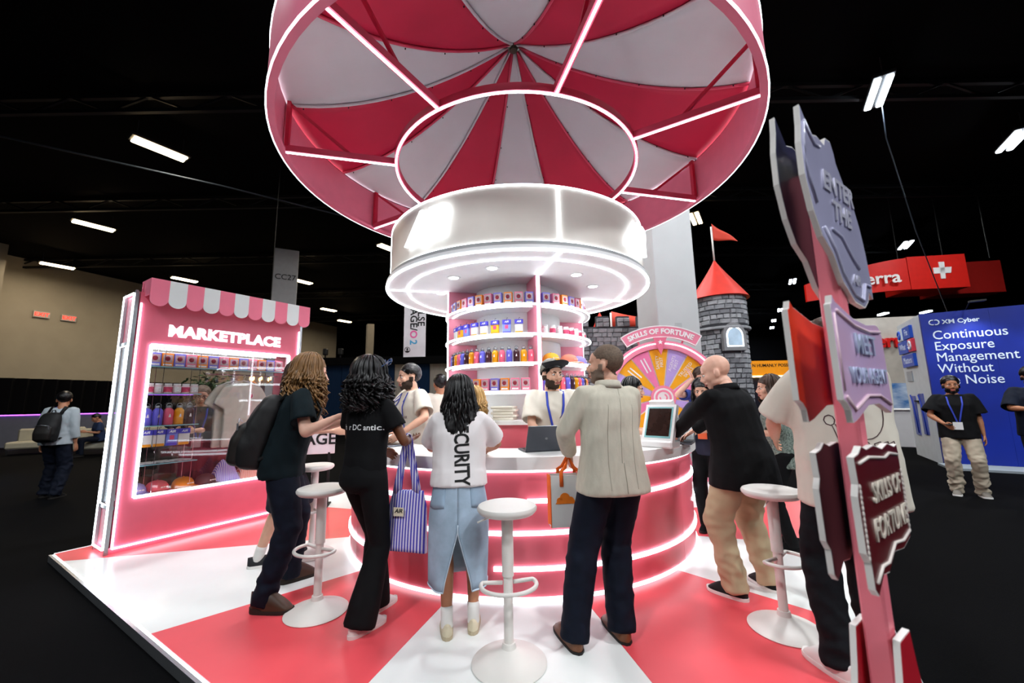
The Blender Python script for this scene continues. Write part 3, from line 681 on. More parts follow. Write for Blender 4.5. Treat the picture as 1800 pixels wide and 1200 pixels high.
    def shoes(s, mat, sole, kind='sneaker', lace=None, sock=None, toe=1.):
        for i in range(2):
            fa = math.radians(s.fe[i][2]); up = s.fe[i][3] if len(s.fe[i]) > 3 else 0.; A = s.ank[i]; R = Matrix.Rotation(fa, 3, 'Z')
            L = (.265 if s.sex == 'm' else .235)*toe; w = .048 if s.sex == 'm' else .042; y0 = -.075
            base = Vector((A.x, A.y, A.z-.085))
            def q(x, y, z): return tuple(base+R @ Vector((x, y, z)))
            def prf(t): return w*(.62+.45*math.sin(PI*min(t*1.0, 1)**.8))*(1-.55*max(0, t-.82)/.18) if t < 1 else w*.3
            st = .022 if kind != 'dress' else .014
            S_ = MB(); N = 14
            rg = []
            for t in range(N+1):
                u = t/N; y = y0+L*u; ww = max(.010, w*math.sqrt(max(0, 1-(2*u-1)**8))*(.80+.22*math.sin(PI*(u**1.3)*.9)))
                lift = .006*max(0, (u-.75)/.25)**2
                h = st+(.012 if kind == 'boot' and u < .3 else 0)
                rg.append([q(-ww*1.04, y, lift), q(ww*1.04, y, lift), q(ww*1.07, y, h*.6+lift), q(ww*1.03, y, h+lift), q(-ww*1.03, y, h+lift), q(-ww*1.07, y, h*.6+lift)])
            S_.loft(rg)
            U = MB(); rg = []; ah = {'boot': .125, 'dress': .085, 'sneaker': .085, 'slip': .08, 'low': .07}[kind]
            for t in range(N+1):
                u = t/N; y = y0+.004+(L-.01)*u; ww = max(.008, w*math.sqrt(max(0, 1-(2*u-1)**8))*(.78+.20*math.sin(PI*(u**1.3)*.9)))
                if u < .42: hh = ah
                else: k = min(1., (u-.42)/.58); hh = ah*(1-k)**1.1*.75+.048*(1-.55*k**3)+ (ah*.25 if k < .05 else 0)*(1-k*20)
                hh = min(hh, ah); tw = ww*(.62 if u < .45 else .72)
                z0 = st*.6
                rg.append([q(-ww, y, z0), q(ww, y, z0), q(ww*1.0, y, z0+(hh-z0)*.45), q(tw, y, z0+(hh-z0)*.85), q(tw*.4, y, hh), q(-tw*.4, y, hh), q(-tw, y, z0+(hh-z0)*.85), q(-ww, y, z0+(hh-z0)*.45)])
            U.loft(rg)
            nm = {'boot': 'boot', 'dress': 'dress_shoe'}.get(kind, 'shoe')
            o = s.mb(nm, U, mat, 60); s.mb('sole', S_, sole, 40, parent=o)
            if lace:
                m = MB()
                for j in range(4):
                    y = y0+L*(.50+.075*j); z = ah*(.93-.13*j)
                    m.tube([q(-.022, y, z-.012), q(0, y+.004, z+.004), q(.022, y, z-.012)], .0028, 5)
                s.mb('laces', m, lace, True, parent=o)
            if sock:
                m = MB(); limb_open(m, [A+Vector((0, 0, -.03)), A+(s.kn[i]-A).normalized()*.09], [.041, .042]); s.mb('sock', m, sock, True)
    # ---------------------------------------------------------------- hair
    def short_hair(s, mat, off=.012, front=.8, lift=.005, jit=.004, name='hair', fn=None):
        v, f = shell(.0065 if s.fine else .011, lambda q: scalp(q, front, lift), lambda a: off*np.clip((a[:, 2]-front*a[:, 1]-lift)/.05, .12, 1), jit, int(s.S*100)); s.out(name, s.H(v*(.96 if s.sex == 'f' else 1)), f, mat)
    def beard(s, mat, off=.007, jit=.004):
        v, f = shell(.0065 if s.fine else .011, beardm, lambda a: off*np.clip((-.0-a[:, 2])/.05, .15, 1), jit*.5, 5); s.out('beard', s.H(v), f, mat)
    def long_hair(s, mat, rings, strands=90, length=.38, wave=.02, freq=3., az=(40, 320), rad=.008, flare=.25, seed=3, bulk=1., crown=.0, back=-.13, parting=0.):
        """rings: (z, y, w, d) of the bulk in head space with gravity; az: 0 is the face"""
        rs = random.Random(seed); mb = MB(); k = .96 if s.sex == 'f' else 1.
        def G(p): q = s.H([(p[0]*k, p[1]*k, 0)])[0]; return Vector((q[0], q[1], s.hc.z+p[2]*k))   # rotated by heading, hangs straight
        v, f = shell(.0065 if s.fine else .011, lambda q: scalp(q, .62, .012), lambda a: (.014*bulk+.004*np.sin(a[:, 0]*90)**2)*np.clip((a[:, 2]-.62*a[:, 1]-.012)/.05, .15, 1), .002, seed)
        sv = s.H(v*k); n0 = len(sv); V = [sv]; Fs = [f]
        if rings:
            mb.loft([[tuple(G((x, y, z_))) for x, y, z_ in ring((0, yy, zz), w, d, n=16, e=2.2)] for zz, yy, w, d in rings])
            bv, bf = remesh(mb, .011); bv = lap(bv, bf, 2, .5); bv = wrinkle(bv, bf, .006, (40, 40, 6), seed); V.append(bv); Fs.append(bf+n0); n0 += len(bv)
        st = MB()
        for i in range(strands):
            a = math.radians(rs.uniform(*az)); ph = rs.uniform(0, 6.3); L = length*rs.uniform(.72, 1.05); pts = []
            cx_, cy_ = math.sin(a), math.cos(a); amp = wave*rs.uniform(.6, 1.3); rr = rad*rs.uniform(.7, 1.2); ofs = rs.uniform(.0, .014)*bulk
            for j in range(7):
                t = math.radians(12+80*j/6)
                pts.append(Vector(s.H([((cx_*math.sin(t)*(.088+ofs)+parting*(1-j/6))*k, (-.014+cy_*math.sin(t)*(.104+ofs))*k, (.046+math.cos(t)*(.100+ofs+crown))*k)])[0]))
            e = pts[-1]; od = (Vector((e.x-s.hc.x, e.y-s.hc.y, 0))); od.normalize(); tg = Vector((-od.y, od.x, 0)); nst = max(6, int(L/.028))
            for j in range(1, nst+1):
                u = j/nst; w_ = amp*min(1, u*3)
                p = e+od*(flare*L*(.9*u-.75*u*u)+w_*math.sin(freq*u*6.3+ph))+tg*(w_*math.cos(freq*u*6.3*.8+ph))+Vector((0, 0, -L*u))
                pts.append(p)
            st.tube(pts, [rr*.5]*2+[rr]*(len(pts)-5)+[rr*.8, rr*.5, rr*.15], 5)
        st.v = [tuple(p) for p in st.v]; sv = np.array(st.v)
        o = s.out('hair', np.concatenate(V), np.concatenate(Fs), mat)
        st.v = [(a*s.S, b*s.S, c*s.S) for a, b, c in st.v]; st.build('hair_locks', mat, s.root, True)
        return o
    def lanyard(s, mat, badge=None, z0=1.46, drop=.40, dy=.13, w=.07, bcol='#e8e8e8', y0=None):
        m = MB(); pts = []
        for sx in (-1, 1):
            p = [s.T((sx*.03, -.07, 1.485)), s.T((sx*.075, -.03, 1.475)), s.T((sx*.075, .06, 1.44)), s.T((sx*w, dy-.01, 1.33)), s.T((sx*w*.55, dy+.02, 1.33-drop*.5)), s.T((sx*.012, dy+.02, 1.33-drop*.95))]
            q = []
            for a_, b_ in zip(p[2:], p[3:]): q += [a_.lerp(b_, k/4) for k in range(4)]
            q.append(p[-1]); W_ = wrap(s.top, [(a_+Vector((0, .3, 0)))*s.S for a_ in q], s.RT(1.3) @ Vector((0, -1, 0)), .007); low = W_[-1]
            p = p[:2]+[a_/s.S for a_ in W_]
            m.tube(p, .010, 6, flat=.3, up=(0, 1, 0))
        o = s.mb('lanyard', m, mat)
        if badge:
            c = low/s.S+Vector((0, .012, -.05)); b = MB(); b.box(tuple(c), (.10, .006, .11)); s.mb('badge', b, badge, False, parent=o)
        return o
def limb_open(mb, pts, rad, n=16):
    P = [Vector(p) for p in pts]; Q = []; r = []
    for i in range(len(P)-1):
        for k in range(4): t = k/4; Q.append(P[i].lerp(P[i+1], t)); r.append(rad[i]*(1-t)+rad[i+1]*t)
    Q.append(P[-1]); r.append(rad[-1]); a = (Q[0]-Q[1]).normalized()
    Q = [Q[0]+a*r[0]*.7, Q[0]+a*r[0]*.45]+Q; r = [r[0]*.35, r[0]*.8]+r
    mb.tube(Q, r, n, up=(.3, .9, .2)); return mb
from mathutils.bvhtree import BVHTree
def wrap(o, me_or_pts, dirv, off=.0025):
    """lay points (object space of o) onto the surface of o along dirv"""
    me = o.data; bv = BVHTree.FromPolygons([v.co.copy() for v in me.vertices], [tuple(p.vertices) for p in me.polygons]); d = Vector(dirv).normalized(); out = []; last = None
    for p in me_or_pts:
        h = bv.ray_cast(Vector(p)-d*1.0, d, 3.)
        if h[0] is None: h = bv.find_nearest(Vector(p))
        out.append(h[0]-d*off)
    return out
def decal(o, s, mat, fr, size, dirv, bold=0., name='print', dice=.02, **k):
    """flat print following the cloth of o"""
    me = text_mesh(s, size, ext=0., bold=bold, **k); b = bmesh.new(); b.from_mesh(me); bmesh.ops.triangulate(b, faces=b.faces)
    for _ in range(3):
        es = [e for e in b.edges if e.calc_length() > dice]
        if not es: break
        bmesh.ops.subdivide_edges(b, edges=es, cuts=1, use_grid_fill=False); bmesh.ops.triangulate(b, faces=b.faces)
    b.to_mesh(me); b.free(); me.transform(fr)
    for v, q in zip(me.vertices, wrap(o, [v.co for v in me.vertices], dirv)): v.co = q
    me.update(); me.materials.clear(); me.materials.append(mat); t = bpy.data.objects.new(name, me); COL.objects.link(t); t.parent = o; return t
def seam(o, pts, r, mat, dirv, name='seam', off=.001):
    P = []
    for a, b in zip(pts, pts[1:]):
        for k in range(6): P.append(Vector(a).lerp(Vector(b), k/6))
    P.append(Vector(pts[-1])); return MB().tube(wrap(o, P, dirv, off), r, 5).build(name, mat, o, True)
def local(x, y, yaw, h):
    S = h/1.75; R = Matrix.Rotation(math.radians(-yaw), 3, 'Z')
    def w(px, py, pz=0.): q = R @ Vector((px-x, py-y, 0)); return (q.x/S, q.y/S, pz/S)
    def ft(px, py, wy): q = w(px, py); return (q[0], q[1], wy-yaw)
    return w, ft
m_black = M('black_cloth', '#0b0b0d', .85, var=.2, nscale=20, bump=.1, bscale=200, spec=.2)
m_blkjean = M('black_denim', '#101216', .85, var=.25, nscale=30, bump=.15, bscale=300, spec=.2)
m_teal = M('dark_teal_cotton', '#0a171c', .85, var=.2, nscale=12, spec=.2)
m_navy = M('navy_cotton', '#0c1220', .8, var=.2, nscale=20, bump=.1, bscale=300, spec=.2)
m_cream = M('cream_cotton', '#d8d0c2', .85, var=.04, nscale=8, bump=.06, bscale=300, spec=.2)
m_wtee = M('white_cotton', '#e6e0e0', .85, var=.03, nscale=8, bump=.06, bscale=300, spec=.2)
m_linen = M('beige_linen', '#c9c3b2', .9, var=.06, nscale=40, bump=.1, bscale=260, spec=.2, stretch=(1, 1, .3))
m_khaki = M('khaki_cotton', '#b5a484', .85, var=.08, nscale=6, spec=.2)
m_denim = M('light_denim', '#9db0c2', .85, var=.22, nscale=7, bump=.15, bscale=300, spec=.2)
m_leath = M('brown_leather', '#6b3f24', .4, var=.15, nscale=10)
m_bleath = M('dark_brown_leather', '#3c2516', .5, var=.25, nscale=10)
m_rub = M('dark_rubber', '#15110e', .7); m_wrub = M('white_rubber', '#e2e0dc', .5); m_wcan = M('white_canvas', '#dddad6', .7)
m_hblk = M('black_hair', '#0a0708', .38, var=.3, nscale=40, stretch=(1, 1, .2)); m_hbrn = M('brown_hair', '#3a2416', .45, var=.35, nscale=40, stretch=(1, 1, .2))
m_hbld = M('golden_brown_hair', '#7d5a34', .45, var=.4, nscale=40, stretch=(1, 1, .2)); m_hgry = M('cropped_grey_hair', '#6a5849', .7, var=.3, nscale=90)
m_hblo = M('blonde_hair', '#b58f58', .45, var=.3, nscale=40, stretch=(1, 1, .2))
m_lany = M('blue_lanyard', '#2b3fb0', .6, var=.1); m_badge = M('white_badge', '#d8d8d8', .4); m_ink = M('black_ink', '#0a0a0a', .7); m_lip = M('lips', '#a5584f', .4)
PPL = {}
def man_in_blazer():
    x, y, ya, h = .565, 2.58, 12, 1.76; w, ft = local(x, y, ya, h)
    p = Person('man in pale beige blazer and navy trousers holding a white tote', x, y, ya, h, 'm', 'fair', 1.04, (ft(.325, 2.50, 18), ft(.62, 2.58, 12)), (.06, .02, 0), (3, 1), 6, (48, 4, 0), hands=(w(.385, 2.83, 1.03), w(.74, 3.06, 1.04)), poles=((-1, -.5, -.6), (.8, -.6, -.6)), fdir=((.15, .5, -.75), None), palm=((.9, .3, 0), (0, 0, -1)), curl=.9)
    p.trousers(m_navy, .084, .094, .110, amp=.006, stack=1.2)
    rows = [(.82, .214, .160, 0), (.88, .208, .152, 0), (.96, .194, .138, 0), (1.08, .178, .122, .0), (1.20, .172, .118, .008), (1.32, .184, .122, .008), (1.40, .178, .100, 0), (1.445, .125, .078, 0), (1.485, .075, .066, -.002)]
    b = p.tee(m_linen, rows=rows, sleeve=1.88, loose=1.06, name='blazer', amp=.0035)
    m = MB(); n = 20; rg = []
    for z, k, rr in ((1.462, 1.0, .012), (1.502, .86, .010), (1.515, .84, .006)):
        rg.append((z, k))
    m.grid(n, 2, lambda u, v: tuple(p.T((math.sin((u-.5)*4.4)*(.082-.014*v), -.006-math.cos((u-.5)*4.4)*(.074-.012*v)*1.0, 1.462+.048*v))), lambda u, v: tuple(p.T((math.sin((u-.5)*4.4)*(.094-.014*v), -.006-math.cos((u-.5)*4.4)*(.086-.012*v), 1.458+.048*v)))); p.mb('collar', m, m_linen, True, parent=b)
    S = p.S; bk = (0, 1, 0)
    dk = M('linen_seam', '#a49e8e', .9)
    seam(b, [tuple(p.T((0, -.3, z))*S) for z in (1.44, 1.2, 1.0)], .0012, dk, bk); seam(b, [tuple(p.T((.012, -.3, z))*S) for z in (1.0, .92, .84)], .002, dk, bk, 'back_vent')
    for sx in (-1, 1):
        seam(b, [tuple(p.T((sx*.085, -.3, z))*S) for z in (1.34, 1.15, 1.0, .86)], .001, dk, bk)
    p.shoes(m_leath, m_rub, 'dress', m_rub, toe=1.16)
    p.short_hair(m_hgry, .0025, .95, .012, .0015); p.beard(M('grey_stubble', '#7d6a5c', .8, var=.3), .0015, .001); p.eyes(m_hgry, m_lip)
    PPL['beige'] = p
man_in_blazer()
def woman_white_tee():
    x, y, ya, h = -.36, 2.68, 5, 1.57; w, ft = local(x, y, ya, h)
    p = Person('woman with long black hair, white printed t-shirt and denim skirt', x, y, ya, h, 'f', 'tan', 1.06, (ft(-.425, 2.645, 12), ft(-.27, 2.70, 2)), (.0, .0, 0), (6, 0), 0, (8, -14, 0), hands=(w(-.50, 3.08, 1.03), w(-.20, 3.10, 1.03)), poles=((-1, -.7, -.5), (1, -.5, -.5)), palm=((0, 0, -1), (0, 0, -1)))
    t = p.tee(m_wtee, .965, .80, 1.24, name='t_shirt', amp=.006, cuff=.080); S = p.S
    c = p.T((.02, -.3, 1.18))*S
    decal(t, 'SECURITY', m_ink, frame(c, (.03, 0, -1), (1, 0, .03)), .130, (0, 1, 0), bold=.003, w=.72, sp=.95)
    # denim skirt with a split at the back
    def sk(u, v, o=0.):
        z = 1.05-v*.72; k = v; wd = (.150+.045*math.sin(min(1, k*2.2)*PI/2)-.012*max(0, k-.5))*1.06; dp = (.105+.028*math.sin(min(1, k*2.4)*PI/2)+.012*k)*1.06
        g = .004+max(0, v-.52)*1.0; a = -PI/2+g+u*(2*PI-2*g); rp = .006*math.sin(a*7+v*5)*v
        return (p.P.x+(wd+o+rp)*math.cos(a), p.P.y-.004+(dp+o+rp)*math.sin(a), z-(.018*max(0, math.cos((u-.5)*2*PI)*-1) if v > .97 else 0))
    m = MB(); m.grid(64, 22, lambda u, v: sk(u, v, .004), lambda u, v: sk(u, v, -.002)); s = p.mb('denim_skirt', m, m_denim, True)
    for sx in (-1, 1):
        u0 = .5+sx*.5-sx*.14
        q = MB(); q.grid(6, 6, lambda u, v: sk(u0+(u-.5)*.13, .10+.19*v+(.018*(1-abs(u-.5)*2) if v > .9 else 0), .008), lambda u, v: sk(u0+(u-.5)*.13, .10+.19*v+(.018*(1-abs(u-.5)*2) if v > .9 else 0), .003)); p.mb('back_pocket', q, M('denim_pocket', '#92a7bb', .85, var=.2), True, parent=s)
    lt = M('frayed_denim', '#c3d2df', .9)
    for e, vv in ((0., None), (1., None)):
        q = MB(); q.tube([sk(e, v/16, .006) for v in range(7, 17)], .0035, 5); p.mb('slit_edge', q, lt, True, parent=s)
    q = MB(); q.tube([sk(u/60, 1., .003) for u in range(61)], .006, 5); p.mb('frayed_hem', q, lt, True, parent=s)
    q = MB(); q.tube([sk(u/60, .02, .006) for u in range(61)], .008, 5); p.mb('waistband', q, m_denim, True, parent=s)
    p.shoes(M('beige_sneaker', '#cfc3a8', .7, var=.1), M('tan_sole', '#b5a58a', .7), 'sneaker', m_wcan, m_wcan, toe=1.08)
    p.long_hair(m_hblk, [(.10, -.02, .07, .07), (.04, -.02, .093, .105), (-.06, -.045, .105, .085), (-.16, -.085, .115, .062), (-.26, -.115, .115, .05), (-.36, -.125, .100, .04), (-.43, -.12, .07, .028)], 130, .46, .012, 2.2, (55, 305), .007, .30, 3, 1.0, .0)
    p.eyes(m_hblk, m_lip)
woman_white_tee()
def woman_black():
    x, y, ya, h = -.99, 2.80, -30, 1.70; w, ft = local(x, y, ya, h)
    p = Person('woman in all black with curly black hair and white sneakers', x, y, ya, h, 'f', 'brown', 1.0, (ft(-.96, 2.93, -27), ft(-.97, 2.67, -34)), (-.03, -.01, 0), (2, 0), 12, (-12, 0, 0), hands=(w(-1.02, 3.14, 1.04), w(-.755, 3.03, 1.13)), poles=((-1, -.4, -.8), (.9, -.5, -.9)), palm=((.8, 0, -.5), (-.3, .2, .9)), curl=.8)
    p.trousers(m_black, .102, .070, .098, 1.05, amp=.003, seat=1.14)
    t = p.tee(m_black, .97, .62, 1.06, name='t_shirt', amp=.004, cuff=.080); S = p.S
    decal(t, 'oth  r DC antic.', M('white_ink', '#e8e8e8', .7), frame(p.T((0, -.3, 1.27))*S, p.RT(1.3) @ Vector((1, 0, 0)), (0, 0, 1)), .052, p.RT(1.3) @ Vector((0, 1, 0)), bold=.0006)
    p.shoes(m_wcan, m_wrub, 'low', m_wcan, toe=1.20)
    p.long_hair(m_hblk, [(.09, -.02, .08, .09), (.02, -.035, .115, .125), (-.08, -.05, .125, .115), (-.17, -.06, .115, .10), (-.23, -.06, .08, .07)], 190, .27, .030, 3.2, (35, 325), .010, .55, 11, 1.6, .012)
    g = MB()
    for sx in (-1, 1): g.tube([(sx*(.012+.030*(1+math.cos(t*PI/6))), .105+.01*math.sin(t*PI/6), .125+.022*math.sin(t*PI/6)) for t in range(12)], .004, 6, closed=True); g.tube([(sx*.072, .10, .128), (sx*.09, .04, .10), (sx*.092, -.01, .06)], .004, 6)
    g.tube([(-.012, .11, .128), (.012, .11, .128)], .004, 6)
    for sx in (-1, 1): g.ell((sx*.042, .106, .125), (.028, .004, .021))
    g.v = [tuple(q) for q in p.H(g.v)]; p.mb('sunglasses', g, M('blue_sunglasses', '#1d3a66', .15, coat=.5))
    p.eyes(m_hblk, m_lip); PPL['black'] = p
woman_black()
def long_haired():
    x, y, ya, h = -1.76, 3.16, -62, 1.80; w, ft = local(x, y, ya, h)
    p = Person('long-haired person in dark teal t-shirt wearing a black backpack', x, y, ya, h, 'm', 'pink', 1.08, (ft(-1.81, 3.42, -43), ft(-1.75, 2.96, -92)), (.0, -.02, 0), (13, 0), 0, (-2, -6, 0), hands=(w(-1.34, 3.36, 1.26), w(-1.30, 3.07, 1.31)), poles=((-.7, -.5, -1), (.5, -.4, -1)), palm=((.3, 0, .9), (-.3, 0, .9)), curl=.7)
    p.trousers(m_navy, .074, .082, .104, amp=.008, stack=1.6)
    p.tee(m_teal, .84, .72, 1.18, name='t_shirt', amp=.008, cuff=.080)
    p.shoes(m_bleath, M('boot_sole', '#1c130c', .7), 'boot', m_rub, toe=1.12)
    p.long_hair(m_hbld, [(.09, -.03, .07, .07), (.02, -.045, .098, .10), (-.08, -.06, .105, .085), (-.18, -.075, .10, .07), (-.26, -.085, .07, .045)], 170, .36, .022, 3.4, (42, 318), .008, .42, 21, 1.2, .004)
    p.eyes(m_hbld, m_lip); p.beard(m_hbld, .004, .003); PPL['long'] = p
long_haired()
def shorts_person():
    x, y, ya, h = -2.10, 3.74, -62, 1.80; w, ft = local(x, y, ya, h)
    p = Person('person in shorts and navy top half hidden behind the backpack wearer', x, y, ya, h, 'm', 'fair', 1.02, (ft(-2.05, 3.90, -55), ft(-2.26, 3.72, -62)), (0, 0, 0), (8, 0), 0, (0, -4, 0), hands=(w(-1.72, 4.0, 1.15), w(-1.68, 3.78, 1.15)))
    p.trousers(M('dark_shorts', '#121a26', .8), .098, .098, .104, name='shorts', length=.10)
    p.tee(m_navy, .86, .7, 1.15); p.shoes(M('black_mesh_shoe', '#17181c', .7), m_wrub, 'sneaker', m_wcan, m_wcan)
    p.long_hair(m_hbrn, [(.09, -.03, .07, .07), (.02, -.045, .092, .10), (-.08, -.06, .095, .075), (-.16, -.07, .07, .05)], 90, .26, .010, 2., (45, 315), .008, .3, 31)
    p.eyes(m_hbrn, m_lip)
shorts_person()
def bald_man():
    x, y, ya, h = 1.70, 3.10, 28, 1.74; w, ft = local(x, y, ya, h)
    p = Person('bald man in black blazer and khaki trousers leaning on the counter', x, y, ya, h, 'm', 'pink', 1.22, (ft(1.55, 3.03, 40), ft(1.86, 3.15, 8)), (.0, -.02, 0), (8, -2), 0, (32, -16, 0), neck=(.03, 0), hands=(w(1.36, 3.50, 1.07), w(1.55, 3.66, 1.06)), poles=((-1, -.6, -.5), (1, -.6, -.6)), palm=((0, 0, -1), (0, 0, -1)), curl=.5)
    p.trousers(m_khaki, .086, .086, .098, amp=.009, stack=1.4)
    rows = [(.75, .214, .172, 0), (.86, .206, .164, 0), (.96, .192, .150, 0), (1.08, .172, .132, .0), (1.20, .176, .128, .008), (1.32, .182, .125, .008), (1.40, .170, .100, 0), (1.445, .118, .078, 0), (1.49, .066, .060, -.002)]
    b = p.tee(m_black, rows=rows, sleeve=1.93, loose=1.02, name='blazer', amp=.005)
    m = MB(); m.grid(20, 2, lambda u, v: tuple(p.T((math.sin((u-.5)*4.4)*(.092-.014*v), -.006-math.cos((u-.5)*4.4)*(.084-.012*v), 1.462+.048*v))), lambda u, v: tuple(p.T((math.sin((u-.5)*4.4)*(.104-.014*v), -.006-math.cos((u-.5)*4.4)*(.096-.012*v), 1.458+.048*v)))); p.mb('collar', m, m_black, True, parent=b)
    for k in range(3):
        q = MB(); c = p.wr[0]+Vector((-.045, -.02-.022*k, .0)); q.ell(tuple(c), (.007, .007, .007), nu=8, nv=5); p.mb('cuff_button', q, m_rub, True, parent=b)
    p.shoes(M('black_knit_shoe', '#0c0c0f', .8), m_wrub, 'slip', None, toe=1.08)
    p.eyes(M('pale_brow', '#a27c68', .6), m_lip)
bald_man()
def man_behind_sign():
    x, y, ya, h = 1.86, 2.30, -12, 1.84; w, ft = local(x, y, ya, h)
    p = Person('man in cream t-shirt and black jeans standing behind the pole sign', x, y, ya, h, 'm', 'fair', 1.08, (ft(1.62, 2.22, 8), ft(1.93, 2.37, -20)), (0, 0, 0), (3, 0), 0, (-10, -10, 0), hands=(w(1.74, 2.72, 1.12), w(2.10, 2.68, 1.12)), poles=((-1, -.5, -.7), (1, -.5, -.7)))
    p.trousers(m_blkjean, .072, .080, .102, amp=.008, stack=1.5)
    t = p.tee(m_cream, .76, .90, 1.26, w=1.02, name='t_shirt', amp=.006, cuff=.078); S = p.S
    ink = M('maroon_ink', '#3a1420', .7); d = (0, 1, 0); B = lambda a, z: tuple(p.T((a, -.35, z))*S)
    seam(t, [B(.02+.10*math.cos(k*PI/12), 1.22+.13*math.sin(k*PI/12)) for k in range(25)], .0022, ink, d, 'print', .002)
    seam(t, [B(-.08, 1.02), B(-.115, 1.16)], .0025, ink, d, 'print', .002); seam(t, [B(-.068, 1.03), B(-.10, 1.165)], .0025, ink, d, 'print', .002)
    seam(t, [B(-.12+.022*math.cos(k*PI/4), 1.185+.026*math.sin(k*PI/4)) for k in range(9)], .0025, ink, d, 'print', .002)
    for a in (.05, .085, .12): seam(t, [B(a, 1.07), B(a+.03, 1.08), B(a+.035, 1.02), B(a+.005, 1.01), B(a, 1.07)], .0022, ink, d, 'print', .002)
    seam(t, [B(-.03, 1.07), B(.0, 1.10), B(.03, 1.07)], .0022, ink, d, 'print', .002)
    p.shoes(m_wcan, m_wrub, 'sneaker', m_wcan, toe=1.05); p.short_hair(m_hbrn, .016); p.eyes(m_hbrn, m_lip)
man_behind_sign()
m_maroon = M('maroon_print', '#5a1f38', .7)
def cap_staff():
    x, y, ya, h = .36, 3.74, 182, 1.76; w, ft = local(x, y, ya, h)
    p = Person('staff man in grey cap and cream t-shirt resting his hands on the counter', x, y, ya, h, 'm', 'fair', 1.04, None, (0, -.02, 0), (6, 0), -6, (24, 2, 0), hands=(w(.395, 3.40, 1.035), w(.30, 3.41, 1.035)), poles=((-1, -.4, -.3), (1, -.4, -.3)), palm=((.3, 0, -1), (-.3, 0, -1)), fdir=((.9, .5, 0), (-.9, .5, 0)), curl=.6)
    t = p.tee(m_cream, .84, .85, 1.20, name='t_shirt', amp=.006, cuff=.078); p.trousers(m_navy); p.shoes(m_wcan, m_wrub)
    S = p.S; decal(t, 'AIR', m_maroon, frame(p.T((-.095, .35, 1.28))*S, (-1, 0, 0), (0, 0, 1)), .04, (0, -1, 0), shear=.3)
    p.short_hair(m_hblk, .007, .75, .0); p.beard(M('short_beard', '#3a2a20', .8, var=.3), .0015, .0015); p.eyes(m_hblk, m_lip)
    c = MB(); v, f = shell(.0065, lambda q: q[:, 2] > .36*q[:, 1]+.052, lambda a: .014+.012*np.clip((a[:, 2]-.06)/.08, 0, 1), 0.); cap = p.out('cap', p.H(v), f, M('grey_cap', '#77736c', .85, var=.08, nscale=30, bump=.1))
    c = MB()
    def br(u, v, dz): a = (u-.5)*2.5; r = .086+.072*v; return (math.sin(a)*(r*.86), .005+math.cos(a)*r*1.05, .086+.035*v-.022*(math.sin(a))**2+dz)
    c.grid(12, 5, lambda u, v: br(u, v, 0), lambda u, v: br(u, v, -.005)); c.v = [tuple(q) for q in p.H(c.v)]; p.mb('brim', c, M('navy_brim', '#161c26', .8), True, parent=cap)
    p.lanyard(m_lany, M('black_badge', '#1a1016', .4), dy=.14, drop=.36)
cap_staff()
def beard_staff():
    x, y, ya, h = -1.02, 4.42, 128, 1.82; w, ft = local(x, y, ya, h)
    p = Person('bearded staff man in cream t-shirt turned towards the woman in black', x, y, ya, h, 'm', 'fair', 1.06, None, (0, 0, 0), (10, 0), 0, (-6, -2, 0), hands=(w(-1.10, 3.98, 1.10), w(-1.42, 4.18, 1.06)), poles=((-1, -.3, -.6), (1, -.3, -.6)))
    t = p.tee(m_cream, .84, .82, 1.22, name='t_shirt', amp=.006, cuff=.078); p.trousers(m_navy, vox=.016); p.shoes(m_wcan, m_wrub); S = p.S
    decal(t, 'AIR', m_maroon, frame(p.T((-.08, .35, 1.26))*S, (-1, 0, 0), (0, 0, 1)), .042, (0, -1, 0), shear=.3)
    p.short_hair(m_hblk, .012); p.beard(M('short_beard', '#3a2a20', .8, var=.3), .004, .003); p.eyes(m_hblk, m_lip); p.lanyard(m_lany, None, dy=.14)
beard_staff()
def staff_profile():
    x, y, ya, h = 1.10, 4.36, -106, 1.66; w, ft = local(x, y, ya, h)
    p = Person('dark-haired staff woman in profile in front of the prize wheel', x, y, ya, h, 'f', 'fair', 1., None, (0, 0, 0), (14, 0), 0, (-4, -6, 0), neck=(.04, -.01), hands=(w(1.48, 4.42, 1.04), w(1.45, 4.14, 1.04)))
    p.tee(m_cream, .86, .8, 1.18, amp=.004); p.trousers(m_navy, vox=.018); p.shoes(m_wcan, m_wrub)
    p.long_hair(m_hblk, [(.08, -.03, .07, .07), (.0, -.055, .085, .085), (-.08, -.09, .05, .05), (-.2, -.11, .035, .035)], 60, .12, .006, 2., (60, 300), .008, .1, 41, .8); p.eyes(m_hblk, m_lip)
staff_profile()
